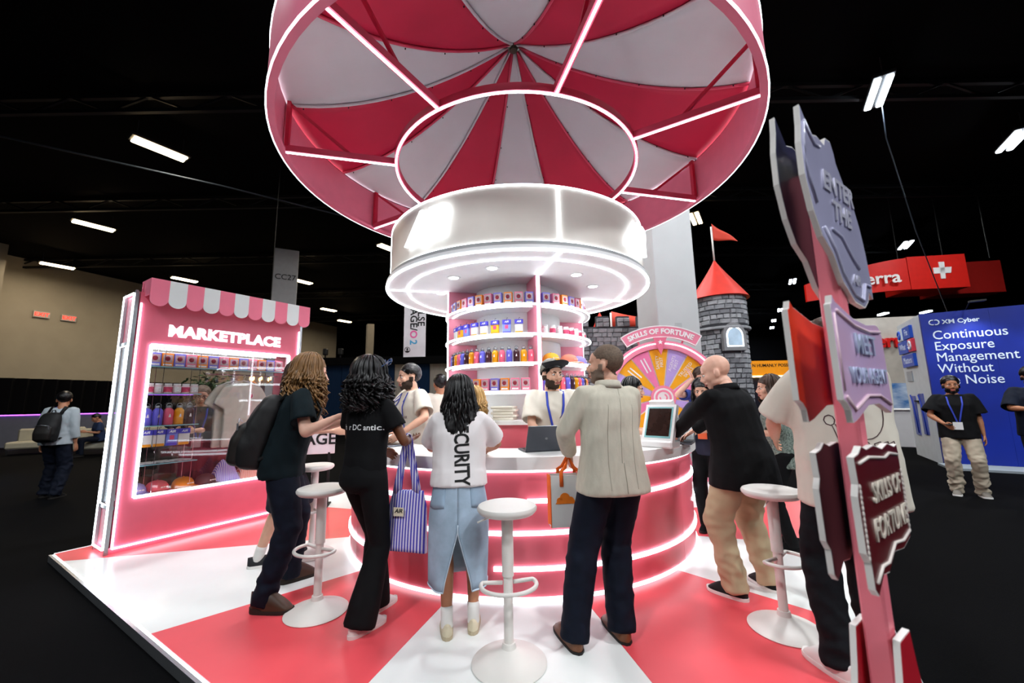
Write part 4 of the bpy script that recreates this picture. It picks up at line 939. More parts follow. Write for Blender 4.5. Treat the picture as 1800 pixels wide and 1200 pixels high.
def wheel_women():
    x, y, ya, h = 2.10, 4.42, 140, 1.60; w, ft = local(x, y, ya, h)
    p = Person('smiling dark-haired woman in navy top with blue lanyard beside the bald man', x, y, ya, h, 'f', 'fair', 1., None, (0, 0, 0), (6, 0), 0, (4, -14, 0), hands=(w(1.85, 4.12, 1.05), w(1.72, 4.30, 1.05)))
    p.tee(M('deep_navy_top', '#10142a', .8), .86, .8, 1.12, amp=.004); p.trousers(m_black, vox=.018); p.shoes(m_black, m_rub)
    p.long_hair(m_hblk, [(.08, -.03, .07, .07), (.0, -.045, .09, .09), (-.1, -.05, .10, .075), (-.18, -.05, .07, .05)], 80, .24, .010, 2., (62, 298), .008, .25, 51); p.eyes(m_hblk, m_lip); p.lanyard(m_lany, M('orange_badge', '#e8663a', .5), dy=.13, drop=.2)
    x, y, ya, h = 2.36, 4.98, 150, 1.76; w, ft = local(x, y, ya, h)
    p = Person('brown-haired woman in blue striped shirt raising a hand to her head', x, y, ya, h, 'f', 'pink', 1., None, (0, 0, 0), (2, 0), 0, (6, -8, 0), hands=(w(2.5, 4.7, 1.1), w(2.17, 4.82, 1.62)), poles=((-1, -.4, -.6), (1, .3, -1)), palm=(None, (.6, .3, 0)), fdir=(None, (.3, 0, .9)))
    p.tee(M('blue_stripe_shirt', '#22306e', .8, col2='#3c4fa8', kind='stripe', nscale=30), .86, .6, 1.12, amp=.004); p.trousers(m_black, vox=.018); p.shoes(m_black, m_rub)
    p.long_hair(m_hbrn, [(.08, -.03, .07, .07), (.0, -.045, .09, .09), (-.1, -.05, .10, .075), (-.2, -.05, .07, .05)], 70, .26, .010, 2., (60, 300), .008, .25, 61); p.eyes(m_hbrn, m_lip)
    x, y, ya, h = 2.56, 3.92, 62, 1.60; w, ft = local(x, y, ya, h)
    p = Person('woman with long brown hair in black, behind the bald man', x, y, ya, h, 'f', 'fair', 1.04, None, (0, 0, 0), (4, 0), 0, (14, 0, 0), hands=(w(2.2, 3.9, 1.05), w(2.3, 4.1, 1.0)))
    p.tee(M('speckled_top', '#39453f', .85, col2='#8d9a90', nscale=70), .80, .9, 1.16, amp=.004); p.trousers(m_black, vox=.018); p.shoes(m_black, m_rub)
    p.long_hair(m_hbrn, [(.09, -.03, .07, .07), (.02, -.035, .095, .105), (-.1, -.06, .105, .09), (-.22, -.08, .09, .06), (-.3, -.085, .06, .035)], 100, .36, .012, 2., (55, 305), .008, .3, 71); p.eyes(m_hbrn, m_lip)
wheel_women()
def others():
    x, y, ya, h = -.27, 3.84, 100, 1.54; w, ft = local(x, y, ya, h)
    p = Person('blonde staff woman in cream t-shirt mostly hidden by the black-haired woman', x, y, ya, h, 'f', 'fair', 1., None, (0, 0, 0), (10, 0), 0, (10, -10, 0), hands=(w(-.46, 3.50, 1.04), w(-.56, 3.72, 1.04)))
    p.tee(m_cream, .86, .8, 1.2, amp=.004); p.trousers(m_black, vox=.018); p.shoes(m_black, m_rub)
    p.long_hair(m_hblo, [(.09, -.03, .07, .07), (.02, -.035, .095, .105), (-.1, -.05, .105, .08), (-.22, -.04, .09, .06)], 90, .30, .014, 3., (50, 310), .008, .3, 81); p.eyes(m_hblo, m_lip)
    for (x, y, ya, h, lab, hm, tm, sx) in ((-1.10, 6.05, 25, 1.80, 'man with short dark hair and white t-shirt beyond the counter', m_hblk, m_cream, 'm'), (-1.66, 6.5, 150, 1.74, 'black-haired woman far behind the bearded staff man', m_hblk, m_black, 'f')):
        w, ft = local(x, y, ya, h); p = Person(lab, x, y, ya, h, sx, 'tan', 1., vox=.018, fine=True); p.tee(tm, .84, .8, 1.16, vox=.016); p.trousers(m_navy, vox=.018); p.shoes(m_wcan, m_wrub)
        if sx == 'm': p.short_hair(hm, .014)
        else: p.long_hair(hm, [(.09, -.03, .07, .07), (.02, -.035, .095, .105), (-.1, -.05, .105, .08), (-.22, -.06, .09, .06)], 60, .28, .012, 2., (50, 310), .008, .3, 91)
        p.eyes(hm, m_lip)
    # man looking through the kiosk glass
    x, y, ya, h = -4.20, 5.42, 216, 1.72; w, ft = local(x, y, ya, h)
    p = Person('man with glasses and lanyard seen through the kiosk glass', x, y, ya, h, 'm', 'fair', 1.05, None, (0, 0, 0), (2, 0), 0, (0, -8, 0), z=-.06, hands=(w(-4.05, 5.16, 1.15), w(-4.25, 5.10, 1.15)))
    p.tee(m_navy, .84, .9, 1.2, amp=.004); p.trousers(m_navy, vox=.018); p.shoes(m_black, m_rub); p.short_hair(m_hgry, .014); p.eyes(m_hgry, m_lip); p.lanyard(m_lany, m_badge, dy=.14, drop=.3)
    g = MB()
    for sx in (-1, 1): g.tube([(sx*(.033+.026*math.cos(t*PI/6)), .105, .008+.019*math.sin(t*PI/6)) for t in range(12)], .0025, 6, closed=True); g.tube([(sx*.06, .103, .012), (sx*.085, .03, .012), (sx*.084, -.01, .006)], .0025, 6)
    g.tube([(-.008, .106, .012), (.008, .106, .012)], .0025, 6); g.v = [tuple(q) for q in p.H(g.v)]; p.mb('glasses', g, m_rub)
    # two men by the blue booth
    x, y, ya, h = 6.52, 5.98, 138, 1.70; w, ft = local(x, y, ya, h)
    p = Person('man in black polo and khaki trousers before the blue booth wall', x, y, ya, h, 'm', 'olive', 1.08, ((-.13, 0, 12), (.12, .02, -8)), (0, 0, 0), (0, 0), 0, (4, 0, 0), z=-.06, hands=(None, w(6.22, 5.88, 1.02)), poles=(None, (1, -.6, -.6)), vox=.015)
    p.tee(m_black, .82, .82, 1.18, amp=.006, cuff=.1); p.trousers(M('stone_chinos', '#a79b88', .85, var=.08), .078, .082, .1, amp=.012, stack=2.); p.shoes(M('grey_shoe', '#6d675f', .7), m_wrub); p.short_hair(m_hblk, .018); p.beard(m_hblk, .006); p.eyes(m_hblk, m_lip); p.lanyard(m_lany, m_badge, dy=.15, drop=.28)
    m = MB(); c = p.wr[1]+(p.wr[1]-p.el[1]).normalized()*.08; m.box((c.x, c.y+.02, c.z+.03), (.075, .15, .01), ch=.003); ph = p.mb('phone', m, m_rub, False); ph.parent = None; ph.matrix_world = Matrix.Translation((x, y, -.06)) @ Matrix.Rotation(math.radians(ya), 4, 'Z'); tag(ph, 'dark phone in the hand of the man in khaki by the blue booth', 'phone')
    x, y, ya, h = 7.28, 5.62, 132, 1.80; w, ft = local(x, y, ya, h)
    p = Person('man in dark clothes and lanyard at the right picture edge', x, y, ya, h, 'm', 'olive', 1.08, None, (0, 0, 0), (0, 0), 0, (6, -16, 0), z=-.06, hands=(w(7.1, 5.3, 1.22), w(6.95, 5.42, 1.22)), poles=((-1, -.5, -.6), (1, -.5, -.6)), vox=.015)
    p.tee(m_navy, .82, 1.0, 1.16, amp=.005); p.trousers(m_blkjean, vox=.016); p.shoes(m_black, m_rub); p.short_hair(m_hblk, .018); p.beard(m_hblk, .006); p.eyes(m_hblk, m_lip); p.lanyard(m_lany, m_badge, dy=.15, drop=.3)
    # man walking past on the left
    x, y, ya, h = -7.72, 6.88, 12, 1.74; w, ft = local(x, y, ya, h)
    p = Person('man in pale grey shirt with black backpack walking past on the left', x, y, ya, h, 'm', 'tan', 1.08, ((-.12, .06, 6), (.14, -.10, -8)), (0, 0, 0), (2, 0), 0, (30, -10, 0), vox=.015, z=-.06)
    p.tee(M('pale_grey_shirt', '#a9b4ba', .85), .86, 1.7, 1.2, amp=.008); p.trousers(m_navy, .08, .085, .1, amp=.01, stack=2.); p.shoes(m_black, m_rub); p.short_hair(m_hblk, .012); p.lanyard(m_lany, None); p.eyes(m_hblk, m_lip); PPL['left'] = p
others()
# ================================================================== STOOLS, BAGS, MERCHANDISE
m_stool = M('stool_white', '#dcd8d2', .4, var=.02)
ORD = ['first', 'second', 'third', 'fourth', 'fifth', 'sixth', 'seventh', 'eighth', 'ninth', 'tenth', 'eleventh', 'twelfth', 'thirteenth', 'fourteenth', 'fifteenth', 'sixteenth', 'seventeenth']
def stool(x, y, rz, label):
    r = empty('bar_stool', (x, y, 0), rz, label, 'stool', 'white bar stools round the counter')
    MB().lathe([(0, 0), (.200, 0), (.204, .006), (.195, .014), (.13, .036), (.07, .060), (.040, .078), (.034, .105), (0, .105)], 40).build('base', m_stool, r, 30)
    MB().lathe([(.026, .09), (.026, .48)], 20).build('lower_tube', m_stool, r, 30)
    MB().lathe([(.033, .44), (.033, .75), (.05, .765), (.05, .772)], 20).build('upper_tube', m_stool, r, 30)
    MB().lathe([(0, .762), (.12, .764), (.153, .772), (.168, .788), (.170, .800), (.163, .812), (.146, .818), (.08, .813), (0, .811)], 40).build('seat', m_stool, r, 40)
    pts = []
    for k in range(33):
        a = -PI*.62+PI*1.24*k/32; pts.append((.145*math.sin(a)*1.05, -.06-.125*math.cos(a)+.03, .405))
    pts = [(-.03, .0, .405)]+pts+[(.03, .0, .405)]
    MB().tube(pts, .0115, 8).build('footrest', m_stool, r, True)
    MB().tube([(-.02, 0, .755), (-.12, -.02, .75), (-.17, -.03, .735)], .005, 6).build('lever', m_stool, r, True)
stool(-.045, 2.377, .15, 'white bar stool between the denim skirt and the beige blazer')
stool(-1.364, 2.95, -.5, 'white bar stool between the long-haired person and the woman in black')
stool(1.63, 2.65, .6, 'white bar stool beside the man in khaki trousers, behind the pole sign')
stool(-1.93, 4.0, -.8, 'white bar stool farthest back, behind the long-haired person')
# ------------------------------------------------------------------ merchandise prototypes
C_V, C_O, C_P = '#7a74d6', '#f08a28', '#e77a96'
def mk_box(col, nm):
    r = empty('product_box'); w, d, h = .088, .06, .125
    MB().box((0, 0, h/2), (w, d, h), ch=.002).build('carton', M('carton_'+nm, col, .45), r)
    MB().box((0, -d/2-.0005, h*.60), (w*.80, .003, h*.58)).build('picture_window', M('box_window', '#b9a0a4', .2, var=.2, nscale=30), r)
    q = MB(); q.ell((-.002, -d/2-.003, h*.60), (.021, .004, .023), nu=10, nv=6); q.ell((-.006, -d/2-.005, h*.66), (.015, .004, .010), nu=8, nv=5); q.build('toy', M('maroon_toy', '#8a2234', .5, var=.4, nscale=60), r, True)
    MB().box((0, -d/2-.002, h*.14), (w*.74, .002, h*.12)).build('title_strip', M('box_title', '#f0ece8', .5, var=.3, nscale=120), r)
    return r
def mk_bottle(col, nm, k=1.):
    r = empty('water_bottle')
    MB().lathe([(0, 0), (.030*k, 0), (.033*k, .004*k), (.033*k, .105*k), (.030*k, .118*k), (.019*k, .130*k), (.019*k, .134*k), (0, .134*k)], 20).build('flask', M('flask_'+nm, col, .35, var=.03), r, 40)
    MB().lathe([(0, .134*k), (.020*k, .134*k), (.020*k, .150*k), (.0185*k, .153*k), (0, .153*k)], 16).build('lid', M('brushed_lid', '#8d8f94', .3, metal=.9), r, 40)
    MB().tube([(.019*k*math.cos(a), 0, .149*k+.022*k*math.sin(a)) for a in [PI*i/8 for i in range(9)]], .0028*k, 6).build('carry_loop', M('brushed_lid', '#8d8f94'), r, True)
    q = MB(); q.prism([(-.008*k, .06*k), (.008*k, .06*k), (.004*k, .085*k), (-.002*k, .085*k)], 0, .001, frame((0, -.0335*k, 0), (1, 0, 0), (0, 0, 1))); q.build('emblem', M('pale_mark', '#e8e2e6', .5), r)
    return r
def mk_jar(pink):
    r = empty('candy_jar')
    MB().lathe([(0, 0), (.030, 0), (.032, .004), (.032, .07), (.026, .078), (0, .078)], 18).build('jar', M('jar_plastic', '#e9d3d6', .15, var=.1), r, 40)
    MB().lathe([(.0325, .014), (.0325, .06)], 18, cap=False).build('wrap_label', M('jar_label_pink', '#d8486c', .5, var=.35, nscale=50) if pink else M('jar_label_white', '#f2eeee', .5, var=.2, nscale=60), r, 40)
    MB().lathe([(0, .078), (.029, .078), (.029, .092), (0, .092)], 18).build('lid', M('clear_lid', '#f2f2f2', .2), r, 40)
    return r
def mk_sock(col, nm, trim):
    r = empty('sock_pack')
    q = MB(); q.prism([(-.042, .0), (.03, .0), (.042, .012), (.042, .13), (-.042, .13)], -.012, .012, frame((0, 0, 0), (1, 0, 0), (0, 0, 1))); q.build('sock', M('sock_'+nm, col, .9, var=.05, bump=.2), r)
    MB().box((0, 0, .012), (.078, .028, .024)).build('toe_band', M('sock_trim_'+nm, trim, .9), r)
    MB().box((0, -.001, .125), (.088, .030, .045)).build('header_card', M('sock_card', '#4a43c4', .5), r)
    text('AIR', M('white_print', '#f2f2f2', .5), r, frame((0, -.017, .125), (1, 0, 0), (0, 0, 1)), size=.03, ext=.0004, shear=.3, bold=.0008)
    MB().box((0, -.0135, .072), (.034, .002, .038)).build('motif', M('pink_motif', '#e04a78', .8, var=.4, nscale=60) if nm != 'white' else M('sock_'+nm, col), r)
    MB().tube([(0, 0, .147), (0, 0, .165), (.008, 0, .172), (.012, 0, .162)], .0022, 6).build('hook', M('dark_hook', '#2a2a30', .5), r, True)
    return r
def mk_cap(col, nm):
    r = empty('baseball_cap'); q = MB()
    q.lathe([(.098, 0), (.100, .02), (.094, .055), (.075, .085), (.04, .103), (0.0, .108)], 24, cap=False); q.v = [(x*.92, y*1.05, z) for x, y, z in q.v]; q.build('crown', M('cap_'+nm, col, .85, var=.06, nscale=25, bump=.15), r, True)
    def br(u, v, dz): a = (u-.5)*2.4; rr = .095+.075*v*math.cos(a*.75); return (math.sin(a)*rr*.95, -math.cos(a)*rr*1.05, .008-.018*v*abs(math.sin(a))-.01*v+dz+.012)
    q = MB(); q.grid(14, 4, lambda u, v: br(u, v, 0), lambda u, v: br(u, v, -.005)); q.build('brim', M('cap_'+nm, col), r, True)
    MB().ell((0, 0, .109), (.008, .008, .005), nu=8, nv=5).build('button', M('cap_'+nm, col), r, True)
    c = MB()
    for k in range(3): c.box((-.025+.025*k, -.099, .045), (.018, .004, .012))
    c.build('embroidery', M('cap_thread', '#f0d8d0', .8), r)
    return r
PROTO = {('box', k): mk_box(c, k) for k, c in (('violet', C_V), ('orange', C_O), ('pink', C_P))}
BCOL = (('violet', '#6f69da'), ('brown', '#43202a'), ('yellow', '#f0a012'), ('coral', '#ee6680'))
for k, c in BCOL: PROTO['bottle', k] = mk_bottle(c, k)
for k in (0, 1): PROTO['jar', k] = mk_jar(k)
for k, c, t in (('white', '#e6e3e0', '#f0a030'), ('yellow', '#f2b21c', '#e89010'), ('blue', '#7f90e6', '#5b54cc')): PROTO['sock', k] = mk_sock(c, k, t)
for k, c in (('coral', '#e8606a'), ('orange', '#f08c1e'), ('brown', '#5d4446'), ('lilac', '#a79ad8'), ('yellow', '#f0b038'), ('salmon', '#f0907a')): PROTO['cap', k] = mk_cap(c, k)
CATS = {'box': 'box', 'bottle': 'bottle', 'jar': 'jar', 'sock': 'socks', 'cap': 'cap'}
NOUN = {'box': 'boxed toy', 'bottle': 'water bottle', 'jar': 'candy jar', 'sock': 'sock pack', 'cap': 'baseball cap'}
USED = set()
def put(key, loc, rz, label, group, k=1.):
    src = PROTO[key]; o = src if key not in USED else dup(src); USED.add(key)
    o.location = loc; o.rotation_euler = (0, 0, rz); o.scale = (k, k, k); o['label'] = label; o['category'] = CATS[key[0]]; o['group'] = group; return o
def jn(k): return {0: 'white-labelled', 1: 'pink-labelled'}.get(k, k)
def shelf_row(kind, seq, z, a0, a1, n, where, r=.80, only=None):
    for i in range(n):
        a = a0+(a1-a0)*i/(n-1); u = aim(a); c = seq[i % len(seq)]
        put((kind, c), (CX+u.x*r, CY+u.y*r, z+.0005), math.radians(a), '%s %s, %s from the left, %s' % (jn(c), NOUN[kind], ORD[i], where), 'merchandise on the shelf column')
bx = ('violet', 'violet', 'orange', 'pink', 'violet', 'orange', 'pink', 'violet', 'orange', 'pink', 'violet')
bo = ('violet', 'brown', 'yellow', 'coral', 'violet', 'brown', 'yellow', 'coral')
shelf_row('box', bx, SHZ[0], -70, 8, 11, 'top column shelf left of divider')
shelf_row('box', ('violet', 'pink', 'orange', 'violet', 'pink', 'orange', 'violet', 'pink'), SHZ[0], 21, 80, 8, 'top column shelf right of divider')
shelf_row('sock', ('white', 'yellow', 'blue', 'white', 'white', 'yellow', 'blue', 'white'), SHZ[1], -64, 0, 8, 'second column shelf left of divider')
shelf_row('jar', (0, 1, 0, 1, 1, 0, 1, 0, 1, 0), SHZ[1], 20, 80, 10, 'second column shelf right of divider')
shelf_row('bottle', ('violet', 'brown', 'yellow', 'coral'), SHZ[2], -72, 8.5, 16, 'third column shelf left of divider')
shelf_row('cap', ('yellow', 'salmon', 'lilac'), SHZ[2], 27, 68, 3, 'third column shelf right of divider', r=.74)
shelf_row('box', ('violet', 'pink', 'violet', 'orange', 'pink', 'violet', 'orange', 'pink', 'pink'), SHZ[3], -56, 4, 9, 'lowest column shelf left of divider')
shelf_row('bottle', ('violet', 'brown', 'yellow', 'coral', 'violet', 'brown', 'yellow', 'coral'), SHZ[3], 18.5, 76, 12, 'lowest column shelf right of divider')
# kiosk stock (kiosk frame: x along the front, y into the case)
RK = Matrix.Rotation(KA, 3, 'Z')
def kp(x, y, z): q = KP+RK @ Vector((x, y, 0)); return (q.x, q.y, z)
for i in range(13):
    c = ('violet', 'orange', 'violet', 'pink', 'orange', 'violet', 'pink', 'orange', 'violet', 'pink', 'orange', 'violet', 'pink')[i]
    put(('box', c), kp(.225+.109*i, .14, 1.8355), KA, '%s boxed toy, %s from the left along the top of the kiosk window' % (c, ORD[i]), 'stock in the kiosk window', 1.18)
for i in range(6):
    put(('jar', (1, 0, 1, 0, 1, 0)[i]), kp(.215+.080*i, .15, 1.5405), KA, '%s candy jar, %s from the left on the kiosk glass shelf' % (jn((1, 0, 1, 0, 1, 0)[i]), ORD[i]), 'stock in the kiosk window', 1.2)
for i, c in enumerate(('violet', 'violet', 'coral', 'yellow', 'brown')):
    put(('bottle', c), kp(.215+.094*i, .15, 1.2005), KA, '%s metal water bottle, %s from the left on the kiosk glass shelf' % (c, ORD[i]), 'stock in the kiosk window', 1.36)
for i, c in enumerate(('white', 'white', 'blue', 'white')):
    put(('sock', c), kp(.225+.110*i, .13, .975), KA, '%s sock pack, %s from the left hanging under the kiosk bottle shelf' % (c, ORD[i]), 'stock in the kiosk window', 1.2)
for i, (c, x) in enumerate((('lilac', .16), ('coral', .345), ('orange', .575), ('brown', .79))):
    put(('cap', c), kp(x+.03, .165, .5005), KA+(.35 if i else .2), '%s baseball cap on the floor of the kiosk window' % c, 'caps in the kiosk window', 1.05)
for i in range(3):
    o = MB(); o.box((0, 0, .006), (.13, .17, .012), ch=.003); o = o.build('sticker_pack', M('sticker_pack', '#c9cbd0', .25, var=.25, nscale=25), None, loc=kp(.26+.15*i, .17, .8005), rz=KA+.1*i)
    tag(o, 'flat clear sticker pack, %s from the left on the lowest kiosk glass shelf' % ORD[i], 'sticker pack', 'stock in the kiosk window')
for i, (x, c1, c2, nm) in enumerate(((1.02, '#7468cf', '#d8d2ea', 'violet'), (1.29, '#e0705a', '#f3cfc2', 'coral'), (1.49, '#e0607e', '#f5d5da', 'pink'))):
    q = MB()
    def fn(u, v, dz=0.):
        xx = (u-.5)*.30; yy = (v-.5)*.20; e = max(0, 1-(abs(u-.5)*2)**2.6)*max(0, 1-(abs(v-.5)*2)**3)
        h = .26*e*(1-.35*u)+.025*math.sin(u*17+v*3)*e+.02*noise.noise(Vector((u*5, v*5, i*3.)))*e
        return (xx, yy+.02*math.sin(u*9)*e, max(.004, h)+dz)
    q.grid(30, 16, lambda u, v: fn(u, v, .004), lambda u, v: (fn(u, v)[0], fn(u, v)[1], 0.))
    o = q.build('folded_tote', M('stripes_'+nm, c1, .85, kind='stripe', col2=c2, nscale=22), None, True, kp(x, .18, .5005), KA)
    tag(o, '%s and white striped tote bag bunched on the floor of the kiosk window' % nm, 'bag', 'folded striped totes')
def tee_on_hanger(x, y, z, rz, label, logo):
    r = empty('hanging_t_shirt', kp(x, y, z), KA+rz, label, 'shirt', 'hanging t-shirts')
    q = MB(); P = [(-.07, 0), (.07, 0), (.21, -.055), (.31, -.27), (.21, -.33), (.185, -.26), (.20, -.78), (-.20, -.78), (-.185, -.26), (-.21, -.33), (-.31, -.27), (-.21, -.055)]
    fr = frame((0, 0, 0), (1, 0, 0), (0, 0, 1)); q.prism([(-.20, -.05), (.20, -.05), (.20, -.78), (-.20, -.78)], -.03, .03, fr); q.prism([(-.07, .0), (.07, .0), (.20, -.05), (-.20, -.05)], -.02, .02, fr)
    for s in (-1, 1): q.prism([(s*.05, -.005), (s*.21, -.05), (s*.315, -.25), (s*.215, -.31), (s*.15, -.2)], -.028, .028, fr)
    v, f = remesh(q, .011); v = lap(v, f, 5, .5); v = wrinkle(v, f, .008, (7, 7, 2.), x*9); s_ = np_obj('shirt', v, f, m_cream, r)
    MB().tube([(.07*math.cos(t*PI/10), -.028, .0-.035*math.sin(t*PI/10)) for t in range(11)], .006, 6).build('collar', M('cream_rib', '#c9c2b4', .9), s_, True)
    if logo:
        m = MB(); m.box((.085, -.034, -.165), (.05, .003, .06)); m.build('chest_patch', M('patch_paper', '#e6e2dc', .6), s_); m = MB(); m.ell((.085, -.037, -.168), (.016, .003, .02), nu=10, nv=6); m.ell((.09, -.037, -.15), (.01, .003, .012), nu=8, nv=5); m.build('chest_emblem', M('pink_emblem', '#d02f5c', .6), s_, True)
    h = MB(); h.tube([(-.19, 0, -.045), (-.08, 0, .005), (0, 0, .03), (.08, 0, .005), (.19, 0, -.045)], .011, 8); h.tube([(0, 0, .03), (0, 0, .06), (.018, 0, .078), (.014, 0, .098), (-.004, 0, .10)], .003, 6); h.build('hanger', m_stool, r, True)
tee_on_hanger(1.13, .14, 1.675, 0, 'cream t-shirt with small pink chest patch on hanger in the kiosk', True)
tee_on_hanger(1.07, .24, 1.675, 0, 'plain cream t-shirt hanging behind the patch t-shirt in the kiosk', False)
# ------------------------------------------------------------------ things on the counter
m_lap = M('laptop_grey', '#4b4e55', .35, metal=.7); m_lapdk = M('laptop_black', '#15161a', .4); m_scr = M('dark_screen', '#101318', .12, coat=.4)
def laptop(x, y, rz, label, ang=110, lid=None, scr=None, lines=False):
    r = empty('laptop', (x, y, .99), rz, label, 'laptop')
    MB().box((0, .11, .008), (.32, .22, .014), ch=.004).build('base', m_lap, r)
    MB().box((0, .10, .0155), (.28, .10, .002)).build('keyboard', m_lapdk, r)
    a = math.radians(ang); fr = frame((0, .222, .014), (1, 0, 0), (0, -math.cos(a), math.sin(a)))    # hinge at the back
    l = MB(); l.prism([(-.16, 0), (.16, 0), (.16, .215), (.155, .22), (-.155, .22), (-.16, .215)], -.004, .004, fr); l = l.build('lid', lid or m_lap, r)
    s = MB(); s.prism([(-.15, .012), (.15, .012), (.15, .21), (-.15, .21)], .0042, .0048, fr); s = s.build('screen', scr or m_scr, l)
    if lines:
        for k, (w_, xx) in enumerate(((.06, -.09), (.10, -.06), (.02, .09), (.02, .09), (.02, .09), (.14, .03))):
            q = MB(); q.prism([(xx-w_/2, .18-.028*k), (xx+w_/2, .18-.028*k), (xx+w_/2, .186-.028*k), (xx-w_/2, .186-.028*k)], .005, .0053, fr); q.build('screen_text', M('screen_glow', '#9aa0a8', .5, emit='#c8d0e0', estr=.6), s)
    e = MB(); e.ell((0, 0, 0), (.014, .014, .001), nu=12, nv=5); e.v = [tuple(fr @ Vector((p[0], p[1]+.11, -.0046-abs(p[2])))) for p in e.v]; e.build('lid_mark', M('lid_mark', '#9a9da3', .2, metal=.8), l, True)
    return r
laptop(.19, 3.48, PI+.25, 'open dark grey laptop on the counter before the capped staff man', 118)
laptop(-1.11, 4.02, 2.3, 'open dark laptop in front of the bearded staff man', 112, m_lapdk)
laptop(1.40, 3.62, -.55, 'open laptop with black screen facing the bald man', 112, m_lapdk, M('lit_black_screen', '#0c0d12', .15, emit='#20242e', estr=.3), True)
def tablet_stand(x, y, rz, label, w=.30, h=.34, scol='#33231f', glow=None, bez='#7fb3b5', tilt=62):
    r = empty('tablet_stand', (x, y, .99), rz, label, 'screen')
    MB().box((0, .06, .03), (w, .17, .06), ch=.012).build('foot', m_white, r)
    a = math.radians(tilt); fr = frame((0, -.01, .05), (1, 0, 0), (0, math.cos(a), math.sin(a)))
    q = MB(); q.prism([(-w/2, 0), (w/2, 0), (w/2, h), (-w/2, h)], -.045, 0, fr); b = q.build('housing', m_white, r)
    q = MB(); q.prism([(-w*.42, h*.10), (w*.42, h*.10), (w*.42, h*.93), (-w*.42, h*.93)], 0, .002, fr); q.build('bezel', M('teal_bezel_'+bez[1:], bez, .3), b)
    q = MB(); q.prism([(-w*.37, h*.15), (w*.37, h*.15), (w*.37, h*.89), (-w*.37, h*.89)], .002, .003, fr); q.build('screen', M('tablet_screen_'+scol[1:], scol, .1, coat=.5, var=.3, nscale=9, emit=glow, estr=.8 if glow else 0), b)
tablet_stand(1.19, 3.40, -.80, 'white tablet stand with dark reflecting screen beside the beige blazer', w=.27, h=.33, tilt=66)
tablet_stand(1.62, 4.20, 2.2, 'white tablet stand seen from behind near the prize wheel', h=.36, w=.26, tilt=70)
tablet_stand(-.40, 3.62, .55, 'white tablet stand with pale lit screen behind the woman in white', w=.24, h=.44, scol='#b8c4cc', glow='#c8d8e4', bez='#d8d8d6', tilt=76)
o = MB(); o.ell((0, 0, .012), (.032, .052, .022)); tag(o.build('computer_mouse', m_lapdk, None, True, (1.30, 3.46, .99), -.4), 'black computer mouse beside the black-screen laptop', 'mouse')
# folded shirts on the column base
for i in range(5):
    u = aim(-14+1.5*(i % 2)); q = MB(); q.box((0, 0, .014), (.24, .20, .028), ch=.008)
    tag(q.build('folded_shirt', m_cream, None, False, (CX+u.x*.70, CY+u.y*.70, 1.2005+.0285*i), math.radians(-14+3*(i % 2))), '%s folded cream shirt from the bottom of the stack on the column base' % ORD[i], 'shirt', 'stacked folded shirts')
# ------------------------------------------------------------------ bags
def striped_tote():
    p = PPL['black']; S = p.S; Rw = Matrix.Rotation(p.root.rotation_euler.z, 3, 'Z'); w = Vector(p.root.location)+Rw @ (p.el[1].lerp(p.wr[1], .28)*S)
    r = empty('striped_tote', (w.x+.01, w.y, .43), math.radians(-14), 'violet and white striped tote bag on the arm of the woman in black', 'bag')
    H = w.z-.43; m = M('violet_stripe', '#4a44b8', .85, kind='stripe', col2='#dcd8ee', nscale=15.5)
    def prof(v):   # half width, half depth by height 0..1 of the body .37 m
        return .155-.020*v-.055*max(0, v-.75)**1.0*1.6, .052*(1-.75*v**1.5)+.004
    rg = []
    for k in range(15):
        v = k/14; a, b = prof(v); sag = -.018*(1-v); rg.append([(x, y, .375*v+sag*(x/.155)**2+.012*math.sin(x*40)*v*(1-v)) for x, y, _ in ring((.012*v, 0, 0), a, b, n=24, e=2.2)])
    MB().loft(rg).build('bag_body', m, r, True)
    for s in (-1, 1):
        for t in (-1, 1):
            q = MB(); q.tube([(s*.075, t*.01, .35), (s*.062, t*.012, .44), (s*.035, t*.016, H-.12), (s*.012, t*.028, H-.02), (0, t*.032, H+.028)], [.03, .024, .018, .015, .013], 8, flat=.22, up=(0, 1, 0)); q.build('strap', m, r, True)
    MB().tube([(0, .034*math.cos(k*PI/8), H+.028+.02*math.sin(k*PI/8)) for k in range(9)], .011, 6, flat=.4).build('strap_loop', m, r, True)
    q = MB(); q.box((-.03, -.052, .245), (.075, .004, .055)); lb = q.build('label_patch', M('label_cream', '#e6dcc2', .7), r)
    text('AIR', m_ink, lb, frame((-.03, -.0545, .25), (1, 0, 0), (0, 0, 1)), size=.036, ext=.0005, bold=.001, shear=.3)
striped_tote()
